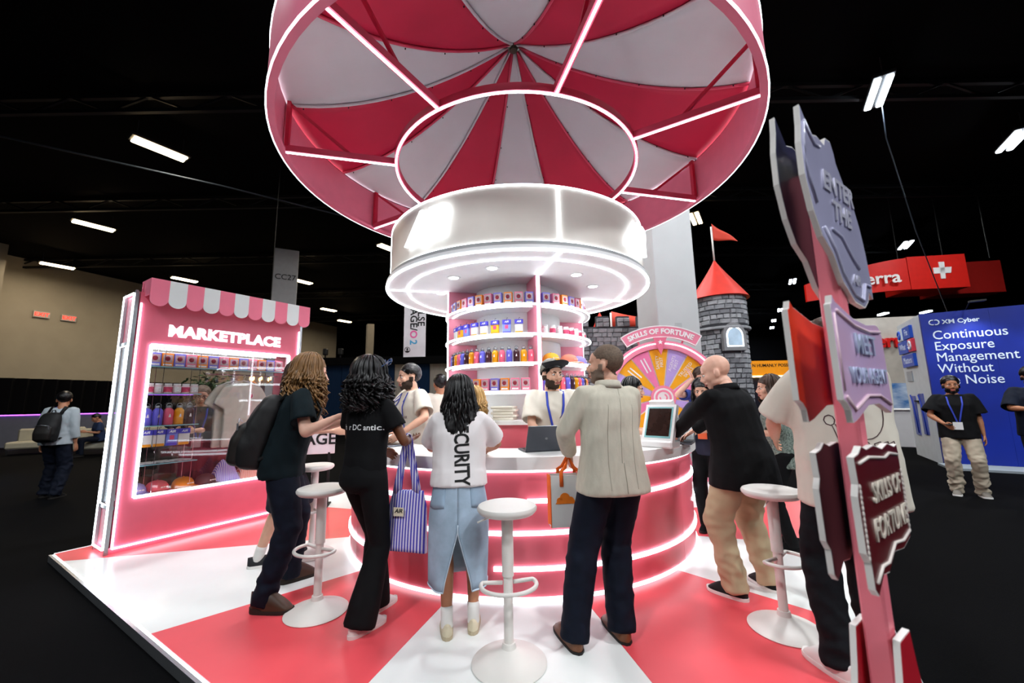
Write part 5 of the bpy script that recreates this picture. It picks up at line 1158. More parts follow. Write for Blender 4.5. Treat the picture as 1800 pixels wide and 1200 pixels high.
def cloud_tote():
    p = PPL['beige']; S = p.S; Rw = Matrix.Rotation(p.root.rotation_euler.z, 3, 'Z'); w = Vector(p.root.location)+Rw @ (p.wr[0]*S)
    r = empty('cloud_tote', (w.x-.015, w.y+.02, .56), math.radians(6), 'white tote with orange sides and orange cloud emblem', 'bag')
    mw, mo = M('nonwoven_white', '#dcdad8', .75, var=.04, bump=.1, bscale=300), M('nonwoven_orange', '#f26a1c', .7)
    H = w.z-.56-.03
    for y in (-.05, .05): MB().box((0, y, .165), (.27, .003, .33)).build('face_panel', mw, r)
    for x in (-.136, .136): MB().grid(2, 8, lambda u, v: (x+(.02 if x > 0 else -.02)*0-(.012 if x < 0 else -.012)*(1-abs(u-.5)*2)*-1, -.05+.1*u, .33*v), lambda u, v: (x-.003-(.012 if x < 0 else -.012)*(1-abs(u-.5)*2)*-1, -.05+.1*u, .33*v)).build('gusset', mo, r)
    MB().box((0, 0, .002), (.27, .1, .004)).build('bottom', mw, r)
    for x in (-.136, .136):
        for y in (-.052, .052): MB().box((x, y, .165), (.006, .004, .33)).build('edge_binding', mo, r)
    for y in (-.056, .056):
        MB().tube([(-.06, y, .26), (-.06, y, .36), (-.03, y*.7, H-.06), (0, y*.4, H+.01), (.03, y*.7, H-.06), (.06, y, .36), (.06, y, .26)], .013, 6, flat=.2, up=(0, 1, 0)).build('strap', mo, r, True)
    q = MB()
    def blob(cx, cz, rr): q.prism([(cx+rr*math.cos(t*PI/10), cz+rr*math.sin(t*PI/10)) for t in range(20)], 0, .0015, frame((0, -.053, 0), (1, 0, 0), (0, 0, 1)))
    blob(-.04, .185, .035); blob(-.075, .170, .021); blob(.0, .173, .022); q.prism([(-.105, .15), (.03, .15), (.025, .175), (-.09, .172)], 0, .0015, frame((0, -.0531, 0), (1, 0, 0), (0, 0, 1)))
    q.build('cloud_emblem', M('orange_print', '#f38020', .6), r)
cloud_tote()
def backpack(key, label, sc=1.):
    p = PPL[key]; S = p.S
    r = empty('backpack', p.root.location, p.root.rotation_euler.z, label, 'backpack')
    def T(x, y, z): return tuple(p.T((x*sc, -.10-y*sc, 1.17+(z)*sc))*S)
    mk = M('black_nylon', '#08080a', .6, var=.3, bump=.15, bscale=250); mz = M('zip_metal', '#b9bcc2', .3, metal=.9)
    q = MB(); q.loft([ring(T(0, y, z), w*S*sc, d*S*sc, p.RT(1.2), n=20, e=3.) for z, y, w, d in ((-.27, .10, .10, .06), (-.255, .11, .135, .09), (-.15, .115, .15, .105), (0, .105, .152, .100), (.12, .09, .145, .085), (.20, .075, .125, .065), (.235, .065, .08, .04))])
    v, f = remesh(q, .014); v = lap(v, f, 3); v = wrinkle(v, f, .004, (9, 9, 6), 2.); b = np_obj('main_bag', v, f, mk, r)
    q = MB(); q.loft([ring(T(0, y, z), w*S*sc, d*S*sc, p.RT(1.2), n=20, e=3.) for z, y, w, d in ((-.25, .19, .09, .03), (-.23, .20, .115, .05), (-.12, .205, .125, .055), (-.02, .19, .12, .045), (.01, .17, .10, .03))])
    v, f = remesh(q, .014); v = lap(v, f, 3); np_obj('front_pocket', v, f, M('brown_black_nylon', '#120d0a', .6), r)
    MB().tube([T(-.11, .235, .0), T(0, .25, .02), T(.11, .235, .0)], .004, 6).build('zipper', mz, r, True); MB().box(T(.10, .235, -.03), (.012, .012, .05)).build('zip_pull', mz, r)
    for s in (-1, 1):
        P = [p.T((s*.09, -.14, 1.36))*S, p.T((s*.10, -.06, 1.485))*S, p.T((s*.115, .05, 1.475))*S, p.T((s*.13, .155, 1.36))*S, p.T((s*.15, .13, 1.2))*S, p.T((s*.19, .0, 1.06))*S, p.T((s*.13, -.15, .96))*S]
        MB().tube(P, [.03, .03, .03, .028, .022, .016, .014], 8, flat=.3, up=(0, 1, .3)).build('shoulder_strap', mk, r, True)
    MB().tube([T(-.03, .05, .235), T(-.02, .05, .275), T(.02, .05, .275), T(.03, .05, .235)], .007, 6).build('grab_handle', mk, r, True)
backpack('long', 'black backpack on the long-haired person at the counter')
backpack('left', 'black backpack on the man in the pale grey shirt', .95)
p_ = PPL['long']; S_ = p_.S
def in_hand(name, key, i, off, dim, mat, label, cat):
    p = PPL[key]; q = MB(); c = p.wr[i]+(p.wr[i]-p.el[i]).normalized()*.09+Vector(off); q.box(tuple(c*p.S), dim, ch=.003)
    o = q.build(name, mat); o.location = p.root.location; o.rotation_euler = p.root.rotation_euler; tag(o, label, cat)
in_hand('phone', 'long', 1, (-.02, .03, .035), (.075, .15, .01), m_rub, 'dark phone held by the long-haired person', 'phone')
in_hand('purple_card_box', 'long', 0, (.03, .02, .035), (.12, .16, .03), M('purple_box', '#6a3ab8', .4), 'flat purple box held by the long-haired person', 'box')
# ================================================================== SURROUNDINGS
XY = lambda p: (p[0], p[1])
# ------------------------------------------------------------------ hall columns
m_col = M('column_paint', '#c3c6c6', .7, var=.03, nscale=2)
r = empty('white_column', (3.52, 8.85, -.05), .16, 'broad pale grey hall column right of the drum', 'column')
MB().box((0, 0, 4.6), (.98, .9, 9.2), ch=.02).build('shaft', m_col, r)
MB().box((-.02, -.452, 2.95), (.16, .006, .16)).build('access_panel', M('panel_grey', '#b4b8b8', .7), r)
r = empty('numbered_column', (-10.2, 17.4, -.05), .5, 'pale column marked CC27 behind the kiosk', 'column')
MB().box((0, 0, 4.15), (.95, .95, 8.3), ch=.02).build('shaft', M('column_blue_grey', '#8f949c', .7), r)
text('CC27', m_ink, r, frame((0, -.48, 7.0), (1, 0, 0), (0, 0, 1)), size=.34, ext=.004)
r = empty('beige_column', (-9.75, 27.0, -.05), .5, 'distant beige column left of the hanging banner', 'column')
MB().box((0, 0, 3.4), (.45, .45, 6.8), ch=.02).build('shaft', M('far_column', '#6e685c', .9), r)
# ------------------------------------------------------------------ castle
m_st = [M('stone_%d' % i, c, .9, var=.22, nscale=9, bump=.5, bscale=30, spec=.2) for i, c in enumerate(('#8f9094', '#a3a4a7', '#7b7c80', '#b0b0b4'))]
m_mortar = M('stone_joint', '#55565a', .95, spec=.1)
STM = {}
def stone_mesh(w, h, k):
    key = (round(w, 3), round(h, 3), k)
    if key not in STM:
        b = MB(); rs = random.Random(k*7+int(w*900)); j = lambda: rs.uniform(-.008, .008); d = .05; c = .014
        o = [(-w/2+j(), -h/2+j()), (w/2+j(), -h/2+j()), (w/2+j(), h/2+j()), (-w/2+j(), h/2+j())]; i = [(x*(1-2*c/w), z*(1-2*c/h)) for x, z in o]
        b.loft([[(x, d, z) for x, z in o], [(x, .012, z) for x, z in o], [(x, -.008+j()*.6, z) for x, z in i]]); me = b.mesh('stone'); fixn(me); me.materials.append(m_st[k % 4]); STM[key] = me
    return STM[key]
def stone(parent, loc, rz, w, h, k):
    o = bpy.data.objects.new('stone', stone_mesh(w, h, k)); COL.objects.link(o); o.parent = parent; o.location = loc; o.rotation_euler = (0, 0, rz); return o
def castle_wall():
    r = empty('castle_wall', (2.75, 10.5, -.05), .05, 'grey stone castle wall with battlements behind the drum', 'wall'); rs = random.Random(5)
    MB().box((0, .12, 1.68), (3.2, .16, 3.36)).build('wall_core', m_mortar, r)
    z = 1.75; row = 0
    while z < 3.26:
        x = -1.6+rs.uniform(-.08, 0)
        while x < 1.6:
            w = rs.choice((.15, .19, .23)); stone(r, (x+w/2, .0, z+.06), 0, w-.012, .108, rs.randrange(8)); x += w
        z += .12; row += 1
    for i in range(6):
        x = -1.42+i*.56
        MB().box((x, .12, 3.50), (.34, .14, .30)).build('battlement', m_mortar, r)
        for a in (-.085, .085):
            for b in (0, 1): stone(r, (x+a, .0, 3.42+.12*b), 0, .158, .108, rs.randrange(8))
castle_wall()
def tower():
    r = empty('castle_tower', (5.32, 10.0, -.05), 0, 'round stone castle tower with red cone roof and lit window', 'tower'); rs = random.Random(9)
    MB().lathe([(.60, 0), (.56, 3.1), (.60, 3.15), (.60, 3.92)], 40).build('tower_core', m_mortar, r, 40)
    z = 1.15
    while z < 3.86:
        R = .575 if z < 3.05 else .615
        a = -100+rs.uniform(-8, 0)
        if not (3.03 < z < 3.14):
            while a < 88:
                w = rs.choice((.15, .19, .23)); aw = math.degrees(w/R); u = aim(a+aw/2)
                if not (abs(a+aw/2+2) < 24 and 2.5 < z+.06 < 3.12) or z+.06 > 3.15:
                    stone(r, (u.x*R, u.y*R, z+.06), math.radians(a+aw/2), w-.012, .108, rs.randrange(8))
                a += aw
        z += .12
    MB().lathe([(.60, 3.06), (.66, 3.07), (.67, 3.10), (.66, 3.13), (.60, 3.14)], 40, cap=False).build('string_course', m_st[1], r, 40)
    m = MB()
    rg = []
    for k in range(11):
        t = k/10; R = .70*(1-t)**1.12+.012; rg.append([(math.cos(a)*R*(1+.04*math.sin(8*a)*t*(1-t)*4), math.sin(a)*R*(1+.04*math.sin(8*a)*t*(1-t)*4), 3.90+1.08*t) for a in [2*PI*j/40 for j in range(40)]])
    m.loft(rg).build('cone_roof', M('red_roof_cloth', '#cf2a18', .6, var=.06), r, 50)
    MB().tube([(0, 0, 4.92), (0, 0, 5.9)], .022, 8).build('flag_pole', m_stool, r, True)
    MB().grid(10, 4, lambda u, v: (.02+.66*u, .03*math.sin(u*7), 5.86-.26*u+(v-.5)*.46*(1-u)-.1), lambda u, v: (.02+.66*u, .03*math.sin(u*7)+.006, 5.86-.26*u+(v-.5)*.46*(1-u)-.1)).build('pennant', M('red_pennant', '#d8432c', .7), r, True)
    u = aim(-2); fr = frame((u.x*.62, u.y*.62, 0), (math.cos(math.radians(-2)), math.sin(math.radians(-2)), 0), (0, 0, 1))
    def arch(w, z0, z1): return [(-w, z0), (w, z0), (w, z1)]+[(w*math.cos(t*PI/12), z1+w*1.15*math.sin(t*PI/12)) for t in range(1, 12)]+[(-w, z1)]
    q = MB(); q.prism(arch(.265, 2.53, 2.90), -.10, .02, fr); q.build('window_frame', M('pale_stone', '#8e8e90', .8, var=.1), r)
    q = MB(); q.prism(arch(.195, 2.62, 2.88), .02, .026, fr); q.build('window_light', M('window_rim_led', '#ffffff', .4, emit='#eaf4ff', estr=2.5), r)
    q = MB(); q.prism(arch(.165, 2.645, 2.88), .027, .03, fr); q.build('window_pane', M('frosted_pane', '#9fb4c4', .3, emit='#9fb4c8', estr=.35, var=.25, nscale=5), r)
tower()
r = empty('red_pennant_tent', (2.75, 12.2, -.05), 0, 'small red cone top and pennant behind the castle wall', 'roof')
MB().lathe([(.55, 2.9), (.02, 4.1)], 24).build('cone_roof', M('red_roof_cloth', '#cf2a18'), r, 40); MB().tube([(.35, 0, 3.0), (.35, 0, 4.1)], .03, 8).build('flag_pole', m_stool, r, True)
MB().grid(6, 2, lambda u, v: (.37+1.6*u, .04*math.sin(u*6), 3.9-.2*u+(v-.5)*.5*(1-.7*u)), lambda u, v: (.37+1.6*u, .01+.04*math.sin(u*6), 3.9-.2*u+(v-.5)*.5*(1-.7*u))).build('pennant', M('red_pennant', '#d8432c'), r, True); MB().tube([(0, 0, 0), (0, 0, 2.95)], .05, 8).build('mast', m_stool, r, True)
# ------------------------------------------------------------------ prize wheel
def wheel():
    rz = -.18; r = empty('prize_wheel', (2.62, 7.02, 0), rz, 'pink prize wheel with yellow, violet and pink sectors and curved header', 'prize wheel'); zc = 1.40; fr = frame((0, 0, zc), (1, 0, 0), (0, 0, 1))
    mp = M('wheel_pink', '#ee8ba4', .45, var=.02); cols = [M('sector_yellow', '#f2ab12', .5), M('sector_violet', '#b9a3e2', .5), M('sector_yellow', '#f2ab12'), M('sector_pink', '#ee7fae', .5)]
    def pol(R, a): a = math.radians(a); return (R*math.sin(a), R*math.cos(a))
    def ringp(R0, R1, a0, a1, n): return [pol(R1, a0+(a1-a0)*k/n) for k in range(n+1)]+[pol(R0, a1-(a1-a0)*k/n) for k in range(n+1)]
    q = MB()
    for k in range(48): q.prism(ringp(.86, 1.0, k*7.5, k*7.5+7.5, 1), -.10, .06, fr)
    q.build('rim', mp, r)
    for k in range(4): MB().prism(ringp(.938, .953, k*90+4, k*90+86, 18), .06, .068, fr).build('rim_light', led('wheel_led', k=.6), r)
    MB().prism([pol(.87, k*7.5) for k in range(48)], -.06, -.01, fr).build('backing_disc', m_white, r)
    words = ['SAFETY\nFIRST', 'AGENTS\nFIRST', 'TRUSTED\nSKILLS', 'EXTRA', '', '', '', '', '', '', '', '', '', '', '', '']
    for k in range(16):
        a = -2+22.5*k; s = MB().prism([pol(.06, a)]+[pol(.85, a-10.6+21.2*j/6) for j in range(7)], -.01, .006, fr).build('sector', cols[k % 4], r)
        if k in (0, 1, 2, 14, 15, 3):
            d = Vector(pol(1, a)); f2 = fr @ frame((d.x*.62, d.y*.62, .008), (-d.x, -d.y, 0) if a > 0 and k < 8 else (d.x, d.y, 0), (-d.y, d.x, 0) if not (a > 0 and k < 8) else (d.y, -d.x, 0))
            f2 = fr @ frame((d.x*.62, d.y*.62, .008), (d.x, d.y, 0), (-d.y, d.x, 0)); text(words[k], M('white_print', '#f2f2f2'), s, f2, size=.075, ext=.001, lh=.9) if words[k] else [MB().prism([(-.13, yy-.012), (.13, yy-.012), (.13, yy+.012), (-.13, yy+.012)], 0, .001, f2).build('print_bar', M('white_print', '#f2f2f2'), s) for yy in (-.03, .03)]
    MB().prism([pol(.21, k*10) for k in range(36)], .006, .03, fr).build('hub', mp, r)
    MB().prism([pol(.165, k*10) for k in range(36)], .03, .036, fr).build('hub_disc', m_white, r)
    MB().prism(ringp(.10, .135, -150, 110, 20), .036, .04, fr).build('hub_swirl', mp, r); MB().prism(ringp(.045, .07, 20, 280, 16), .036, .04, fr).build('hub_swirl', mp, r)
    q = MB(); q.prism([(-.115, 1.05), (.115, 1.05), (.0, .74)], .07, .10, fr); pt = q.build('pointer', M('pointer_pink', '#e8718f', .45), r)
    q = MB(); q.prism([((.045 if k % 2 == 0 else .019)*math.sin(k*PI/5), .965+(.045 if k % 2 == 0 else .019)*math.cos(k*PI/5)) for k in range(10)], .10, .104, fr); q.build('star', M('white_print', '#f2f2f2'), pt)
    off = .02; hd = MB(); hd.prism(ringp(1.06, 1.27, -32, 34, 16), .0, .04, fr); h = hd.build('header_sign', mp, r)
    q = MB(); q.prism(ringp(1.255, 1.272, -32, 34, 16), .04, .046, fr); q.prism(ringp(1.058, 1.075, -32, 34, 16), .04, .046, fr)
    for a in (-31.6, 33.6): q.prism(ringp(1.06, 1.27, a-.4, a+.4, 1), .04, .046, fr)
    q.build('header_border', M('white_print', '#f2f2f2'), h)
    me = text_mesh('SKILLS OF FORTUNE', .125, ext=.004, bold=.0045, sp=1.0, w=1.0); me.transform(Matrix.Translation((0, 0, .045)))
    for v in me.vertices: a = v.co.x/1.165+.015; R = 1.165+v.co.y; v.co = fr @ Vector((R*math.sin(a), R*math.cos(a), v.co.z))
    me.materials.clear(); me.materials.append(M('white_print', '#f2f2f2')); o = bpy.data.objects.new('lettering', me); COL.objects.link(o); o.parent = h
    for a in (-20, 22):
        p0, p1 = pol(.98, a), pol(1.08, a); MB().bar(fr @ Vector((*p0, -.02)), fr @ Vector((*p1, -.02)), .03, .03).build('header_post', mp, r)
    for s in (-1, 1): MB().bar((s*.12, .18, zc), (s*.48, .34, .05), .07, .05).build('stand_leg', mp, r)
    MB().box((0, .26, .03), (1.3, .5, .06), ch=.01).build('base', mp, r); MB().tube([(0, -.02, zc), (0, .22, zc)], .05, 12).build('axle', m_steel_dk, r, True)
wheel()
# ------------------------------------------------------------------ foreground pole sign
def pole_sign():
    rz = math.radians(34.5); r = empty('pole_sign', (1.10, 1.328, -.05), rz, 'pink pole with stacked shaped sign boards close at the right', 'sign')
    mw = M('foamboard_edge', '#e4e0dc', .6); mpk = M('pole_pink', '#f2808e', .4)
    MB().box((0, 0, 1.12), (.062, .062, 2.24), ch=.006).build('pole', mpk, r)
    def board(name, poly, front, back, sp=.05, du=0.):
        for s in (-1, 1):
            y0 = s*sp; fr = frame((du if s > 0 else 0, y0, .05), (1, 0, 0), (0, 0, 1))      # z of frame points to -y (towards the viewer)
            b = MB(); b.prism(poly, -.008, .008, fr); o = b.build(name, mw, r)
            cx = sum(p[0] for p in poly)/len(poly); cz = sum(p[1] for p in poly)/len(poly); inn = [(cx+(x-cx)*.985, cz+(z-cz)*.985) for x, z in poly]
            MB().prism(inn, .008, .0088, fr).build('printed_face', front if s < 0 else back, o); MB().prism(inn, -.0088, -.008, fr).build('rear_face', back if s < 0 else front, o)
            if s < 0: F = o
        return F, frame((0, -sp-.0095, .05), (1, 0, 0), (0, 0, 1))
    crest = [(-0.223, 2.332), (-0.157, 2.253), (-0.104, 2.267), (-0.038, 2.258), (-0.019, 2.291), (0.028, 2.295), (0.048, 2.258), (0.057, 2.221), (0.133, 2.128), (0.19, 2.081), (0.223, 2.016), (0.252, 1.914), (0.266, 1.802), (0.261, 1.746), (0.223, 1.765), (0.199, 1.728), (0.152, 1.7), (0.057, 1.709), (-0.038, 1.765), (-0.095, 1.849), (-0.171, 1.895), (-0.218, 1.97), (-0.252, 2.081), (-0.249, 2.193), (-0.233, 2.258)]
    lav = M('crest_lavender', '#b4b2d2', .22, var=.10, nscale=3, coat=.6); F, fr = board('crest_board', crest, lav, M('crest_navy', '#17153f', .35, coat=.3), .036)
    ln = M('crest_line', '#b9b8d2', .3)
    def line(pts, w=.006, par=F): MB().tube([fr @ Vector((x, z, 0)) for x, z in pts], w, 6).build('outline', ln, par, True)
    line([(-.21, 2.28), (-.14, 2.22), (-.09, 2.23)]); line([(-.215, 2.27), (-.235, 2.20), (-.23, 2.08), (-.19, 2.0)]); line([(-.15, 1.93), (-.08, 1.87), (-.04, 1.80), (.05, 1.735), (.14, 1.725), (.18, 1.79), (.24, 1.79)]); line([(-.08, 1.94), (.0, 1.93), (.08, 1.87), (.14, 1.84)])
    text('ENTER\nTHE', M('crest_letter', '#c9c7d8', .25, coat=.5), F, fr @ Matrix.Translation((.03, 2.06, 0)), size=.095, ext=.004, bold=.003, shear=.2); text('AIR', M('crest_letter', '#c9c7d8'), F, fr @ Matrix.Translation((.09, 1.79, 0)), size=.05, ext=.003, bold=.0015, shear=.3)
    meet = [(-.245, 1.695), (-.225, 1.678), (-.06, 1.64), (.08, 1.63), (.20, 1.64), (.235, 1.632), (.26, 1.605), (.268, 1.36), (.24, 1.335), (.10, 1.368), (-.02, 1.365), (-.16, 1.325), (-.20, 1.318), (-.21, 1.355), (-.235, 1.375), (-.262, 1.385), (-.27, 1.665), (-.255, 1.672)]
    meet = [(x*.88, z) for x, z in meet]
    pk = M('meet_pink', '#ecb8d2', .3, coat=.4, col2='#d6bce8', nscale=2.2); F, fr = board('meet_board', meet, pk, M('meet_red', '#e03a18', .4, coat=.2), .05, -.03)
    lt = M('meet_letter', '#b6c0da', .4); text('MEET', lt, F, fr @ Matrix.Translation((.02, 1.555, 0)), size=.092, ext=.006, bold=.0008, w=.9); text('YOUR AGENT', lt, F, fr @ Matrix.Translation((.02, 1.455, 0)), size=.070, ext=.006, bold=.0006, w=.80)
    ln = M('meet_line', '#e6c6d2', .3); line([(-.20, 1.65), (-.06, 1.615), (.08, 1.605), (.20, 1.615)], .006, F); line([(-.21, 1.395), (-.15, 1.355), (-.02, 1.395), (.10, 1.395), (.21, 1.365)], .006, F); line([(-.222, 1.64), (-.218, 1.41)], .004, F)
    sk = [(-.25, 1.225), (-.20, 1.232), (-.165, 1.25), (-.12, 1.238), (-.04, 1.245), (.05, 1.228), (.12, 1.24), (.20, 1.225), (.235, 1.23), (.24, 1.15), (.258, 1.12), (.256, 1.0), (.24, .97), (.235, .935), (.14, .915), (.03, .925), (-.06, .885), (-.12, .89), (-.19, .85), (-.215, .87), (-.22, .94), (-.25, .97), (-.258, 1.12), (-.24, 1.15)]; sk = [(x*.88, z) for x, z in sk]
    mar = M('board_maroon', '#5c1018', .35, coat=.3); F, fr = board('skills_board', sk, mar, M('board_dark_maroon', '#22060a', .4), .05, .03)
    lt = M('cream_letter', '#d9cfc0', .4); text('SKILLS OF', lt, F, fr @ Matrix.Translation((.03, 1.11, 0)), size=.080, ext=.004, bold=.0008, w=.80); text('FORTUNE', lt, F, fr @ Matrix.Translation((.03, 1.01, 0)), size=.086, ext=.004, bold=.0008, w=.85)
    ln = M('cream_line', '#d9cfc8', .4); line([(-.19, 1.205), (-.10, 1.215), (.05, 1.20), (.10, 1.21), (.19, 1.198)], .005, F); line([(-.17, .885), (-.11, .915), (-.05, .912), (.03, .95), (.12, .94), (.20, .955)], .005, F)
    dm = MB().ell((0, 0, 0), (.006, .003, .008), nu=6, nv=4).mesh('bead'); dm.materials.append(ln)
    for s in (-1, 1):
        for k in range(14):
            o = bpy.data.objects.new('bead', dm); COL.objects.link(o); o.parent = F; o.location = fr @ Vector((s*.205, .955+.0145*k, 0))
    foot = [(-.05, .70), (.05, .70), (.075, .60), (.11, .50), (.15, .30), (.24, .02), (-.24, .02), (-.15, .30), (-.11, .50), (-.075, .60)]
    red = M('foot_red', '#b8182a', .4, coat=.2); board('foot_board', foot, red, red)
    MB().box((0, 0, .01), (.5, .3, .02), ch=.006).build('base_plate', mpk, r)
pole_sign()
# leaning board with a printed card by the platform edge
r = empty('leaning_board', (2.12, 2.95, 0), -.6, 'dark board leaning beside the pole sign, white card on it', 'sign')
q = MB(); q.prism([(-.10, 0), (.10, 0), (.10, .42), (-.10, .42)], -.01, .01, frame((0, 0, .0), (1, 0, 0), (0, .35, .94))); q.build('board', m_lapdk, r); q = MB(); q.prism([(-.06, .24), (.06, .24), (.06, .36), (-.06, .36)], .0101, .012, frame((0, 0, .0), (1, 0, 0), (0, .35, .94))); q.build('card', m_badge, r); MB().bar((0, .0, .38), (0, .28, .004), .02, .01).build('prop', m_lapdk, r)
# ------------------------------------------------------------------ blue booth
def blue_booth():
    A = Vector((8.781, 8.424, -.06)); rz = math.atan2(-.538, .843); r = empty('blue_booth', A, rz, 'tall blue booth wall with white headline and white side panel', 'booth')   # local x = NN, local y = DD
    mb_ = M('booth_blue', '#0b2a9c', .45, col2='#0a1f78', nscale=.6); H = 3.14
    for k in range(4): MB().box((.5+k*1.0, .04, H/2), (.998, .08, H)).build('blue_panel', mb_, r)
    MB().box((.04, .95, H/2), (.08, 1.74, H)).build('side_panel', M('booth_white', '#c6cdd4', .5), r)
    MB().box((-.012, .75, 1.0), (.02, .30, .9)).build('window_graphic', M('lilac_graphic', '#6b74b4', .4, col2='#3a4a98', nscale=2), r); MB().box((-.012, 1.35, .95), (.02, .30, .9)).build('window_graphic', M('lilac_graphic', '#6b74b4'), r)
    for y in (.75, 1.35): MB().tube([(-.03, y-.12, .55), (-.03, y, 1.2), (-.03, y+.12, 1.42)], .014, 6).build('arc_line', M('arc_blue', '#1c3fae', .4), r, True)
    MB().box((-.006, 1.35, 1.86), (.02, .42, .24)).build('vent_panel', M('vent_grey', '#9aa2ac', .5), r); MB().box((-.02, 1.05, 1.28), (.05, .22, .035)).build('door_handle', m_steel_dk, r)
    MB().box((2.0, -.35, .02), (4.2, .7, .04)).build('booth_carpet', M('pale_carpet', '#8d969c', .9), r)
    wt = M('headline_white', '#dbe8f6', .5, var=.02)
    f = lambda x, z: frame((x, -.004, z), (1, 0, 0), (0, 0, 1))
    for k, l in enumerate(('Continuous', 'Exposure', 'Management', 'Without', 'the Noise')):
        text(l, wt, r, f(.14, 2.655-.235*k), size=.262, ext=.004, align='LEFT', bold=.0, w=.86)
    text('XM Cyber', wt, r, f(.32, 2.93), size=.125, ext=.004, align='LEFT', bold=.002)
    for a0 in (0, 1):
        MB().tube([(.20+(.028 if a0 else -.028)+.045*math.cos(t), -.006, 2.935+.05*math.sin(t)) for t in [(-2.0+a0*PI+PI)+k*4.0/12 for k in range(13)]], .012, 6).build('logo_ring', wt, r, True)
    fs = lambda y, z: frame((-.06, y, z), (0, -1, 0), (0, 0, 1)); bb = M('cube_blue', '#1d4fbe', .4); cr = M('cube_red', '#d83a50', .4)
    def cube(y0, y1, z, m, t):
        o = MB().box((-.03, (y0+y1)/2, z), (.06, abs(y1-y0)-.03, .29), ch=.008).build('word_block', m, r)
        if t: text(t, wt, o, fs((y0+y1)/2, z), size=.21, ext=.003)
        return o
    cube(.60, 1.20, 2.86, bb, 'Fix'); o = cube(1.24, 1.66, 2.86, M('cube_pale', '#cfe0ea', .4), ''); cube(.95, 1.72, 2.55, bb, 'What'); o2 = cube(.56, .92, 2.55, cr, ''); cube(.62, 1.56, 2.22, bb, 'Matters')
    for oo, yy, zz, mm in ((o, 1.45, 2.86, bb), (o2, .74, 2.55, wt)): MB().tube([(-.065, yy+.09*math.cos(t*PI/8), zz+.09*math.sin(t*PI/8)) for t in range(16)], .022, 6, closed=True).build('ring_mark', mm, oo, True)
    for k in range(3):
        x = .7+1.3*k; l = empty('arm_spot', (0, 0, 0)); l.parent = r; MB().tube([(x, .04, H), (x, -.2, H+.12), (x, -.5, H+.10)], .012, 6).build('arm', m_steel_dk, l, True); MB().box((x, -.55, H+.08), (.22, .10, .03)).build('lamp_head', m_fix, l)
        ld = bpy.data.lights.new('booth_spot', 'SPOT'); ld.energy = 36; ld.spot_size = 1.7; ld.spot_blend = .7; ld.shadow_soft_size = .06; ld.color = (.9, .95, 1); lo = bpy.data.objects.new('booth_spot', ld); COL.objects.link(lo); lo.parent = l; lo.location = (x, -.55, H+.05); lo.rotation_euler = (math.radians(22), 0, 0)
blue_booth()
# ------------------------------------------------------------------ red booth behind it
def red_booth():
    mr = M('sign_red', '#d81e14', .5); wt = M('sign_white', '#f0ece8', .5)
    a = Vector((14.45, 13.9, 0)); rz = math.radians(-8); r = empty('hanging_sign', (14.45, 14.0, 5.10), rz, 'red hanging box sign with white cross above the blue booth', 'sign')
    MB().box((.95, .6, .62), (1.85, 1.2, 1.22)).build('cross_panel', mr, r); MB().box((2.6, 1.2, .55), (2.2, .8, 1.2)).build('rear_panel', M('sign_red_dark', '#96140e', .5), r)
    q = MB(); rg = []
    for k in range(13):
        t = k/12; rg.append([(-2.9*t, -.0+1.0*t*t, .02-.06*t), (-2.9*t, -.0+1.0*t*t, 1.20-.20*t-.35*t*t), (-2.9*t, .1+1.0*t*t, 1.20-.20*t-.35*t*t), (-2.9*t, .1+1.0*t*t, .02-.06*t)])
    q.loft(rg).build('curved_panel', mr, r, 40)
    for w, h in ((.62, .22), (.22, .62)): q = MB(); q.prism([(1.05-w/2+.06, .66-h/2), (1.05+w/2-.02, .66-h/2), (1.05+w/2+.02, .66+h/2), (1.05-w/2+.06, .66+h/2)], 0, .02, frame((0, -.005, 0), (1, 0, 0), (0, 0, 1))); q.build('cross', wt, r)
    text('terra', wt, r, frame((-.95, -.0+.03, .48), (1, -.22, 0), (0, 0, 1)), size=.62, ext=.02, bold=.01)
    for x in (.2, 1.7, 3.2): MB().tube([(x, .6, 1.2), (x, .6, 4.1)], .015, 6).build('rigging_cable', m_steel_dk, r)
    r = empty('pale_booth', (12.3, 13.2, -.06), math.radians(-10), 'pale booth wall with raised red letters behind the blue booth', 'booth')
    MB().box((.2, .1, 2.0), (4.6, .2, 4.0)).build('wall_panel', M('booth_taupe', '#b7ada0', .6), r)
    text('k terra', M('letter_red', '#cc1d1a', .4), r, frame((.0, -.05, 3.18), (1, 0, 0), (0, 0, 1)), size=.62, ext=.05, bold=.015)
    MB().box((.9, -.01, 1.25), (2.2, .02, 1.1)).build('mountain_graphic', M('mountain_print', '#2f6fb0', .5, col2='#dfe8f0', nscale=1.6, stretch=(1, 1, 2.4)), r)
    for x in (-1.2, .0, 1.2):
        l = empty('arm_spot', (0, 0, 0)); l.parent = r; MB().tube([(x, 0, 4.0), (x-.1, -.4, 4.06)], .014, 6).build('arm', m_steel_dk, l, True); MB().box((x-.12, -.5, 4.03), (.12, .34, .04)).build('lamp_head', M('cool_tube', '#f4fbff'), l)
    r = empty('white_counter', (10.6, 11.6, -.06), -.5, 'low white counter in front of the pale booth', 'counter'); MB().box((0, 0, .5), (1.6, .6, 1.0), ch=.02).build('body', m_white, r); MB().box((0, 0, 1.02), (1.7, .7, .04), ch=.01).build('top', m_white, r)
red_booth()
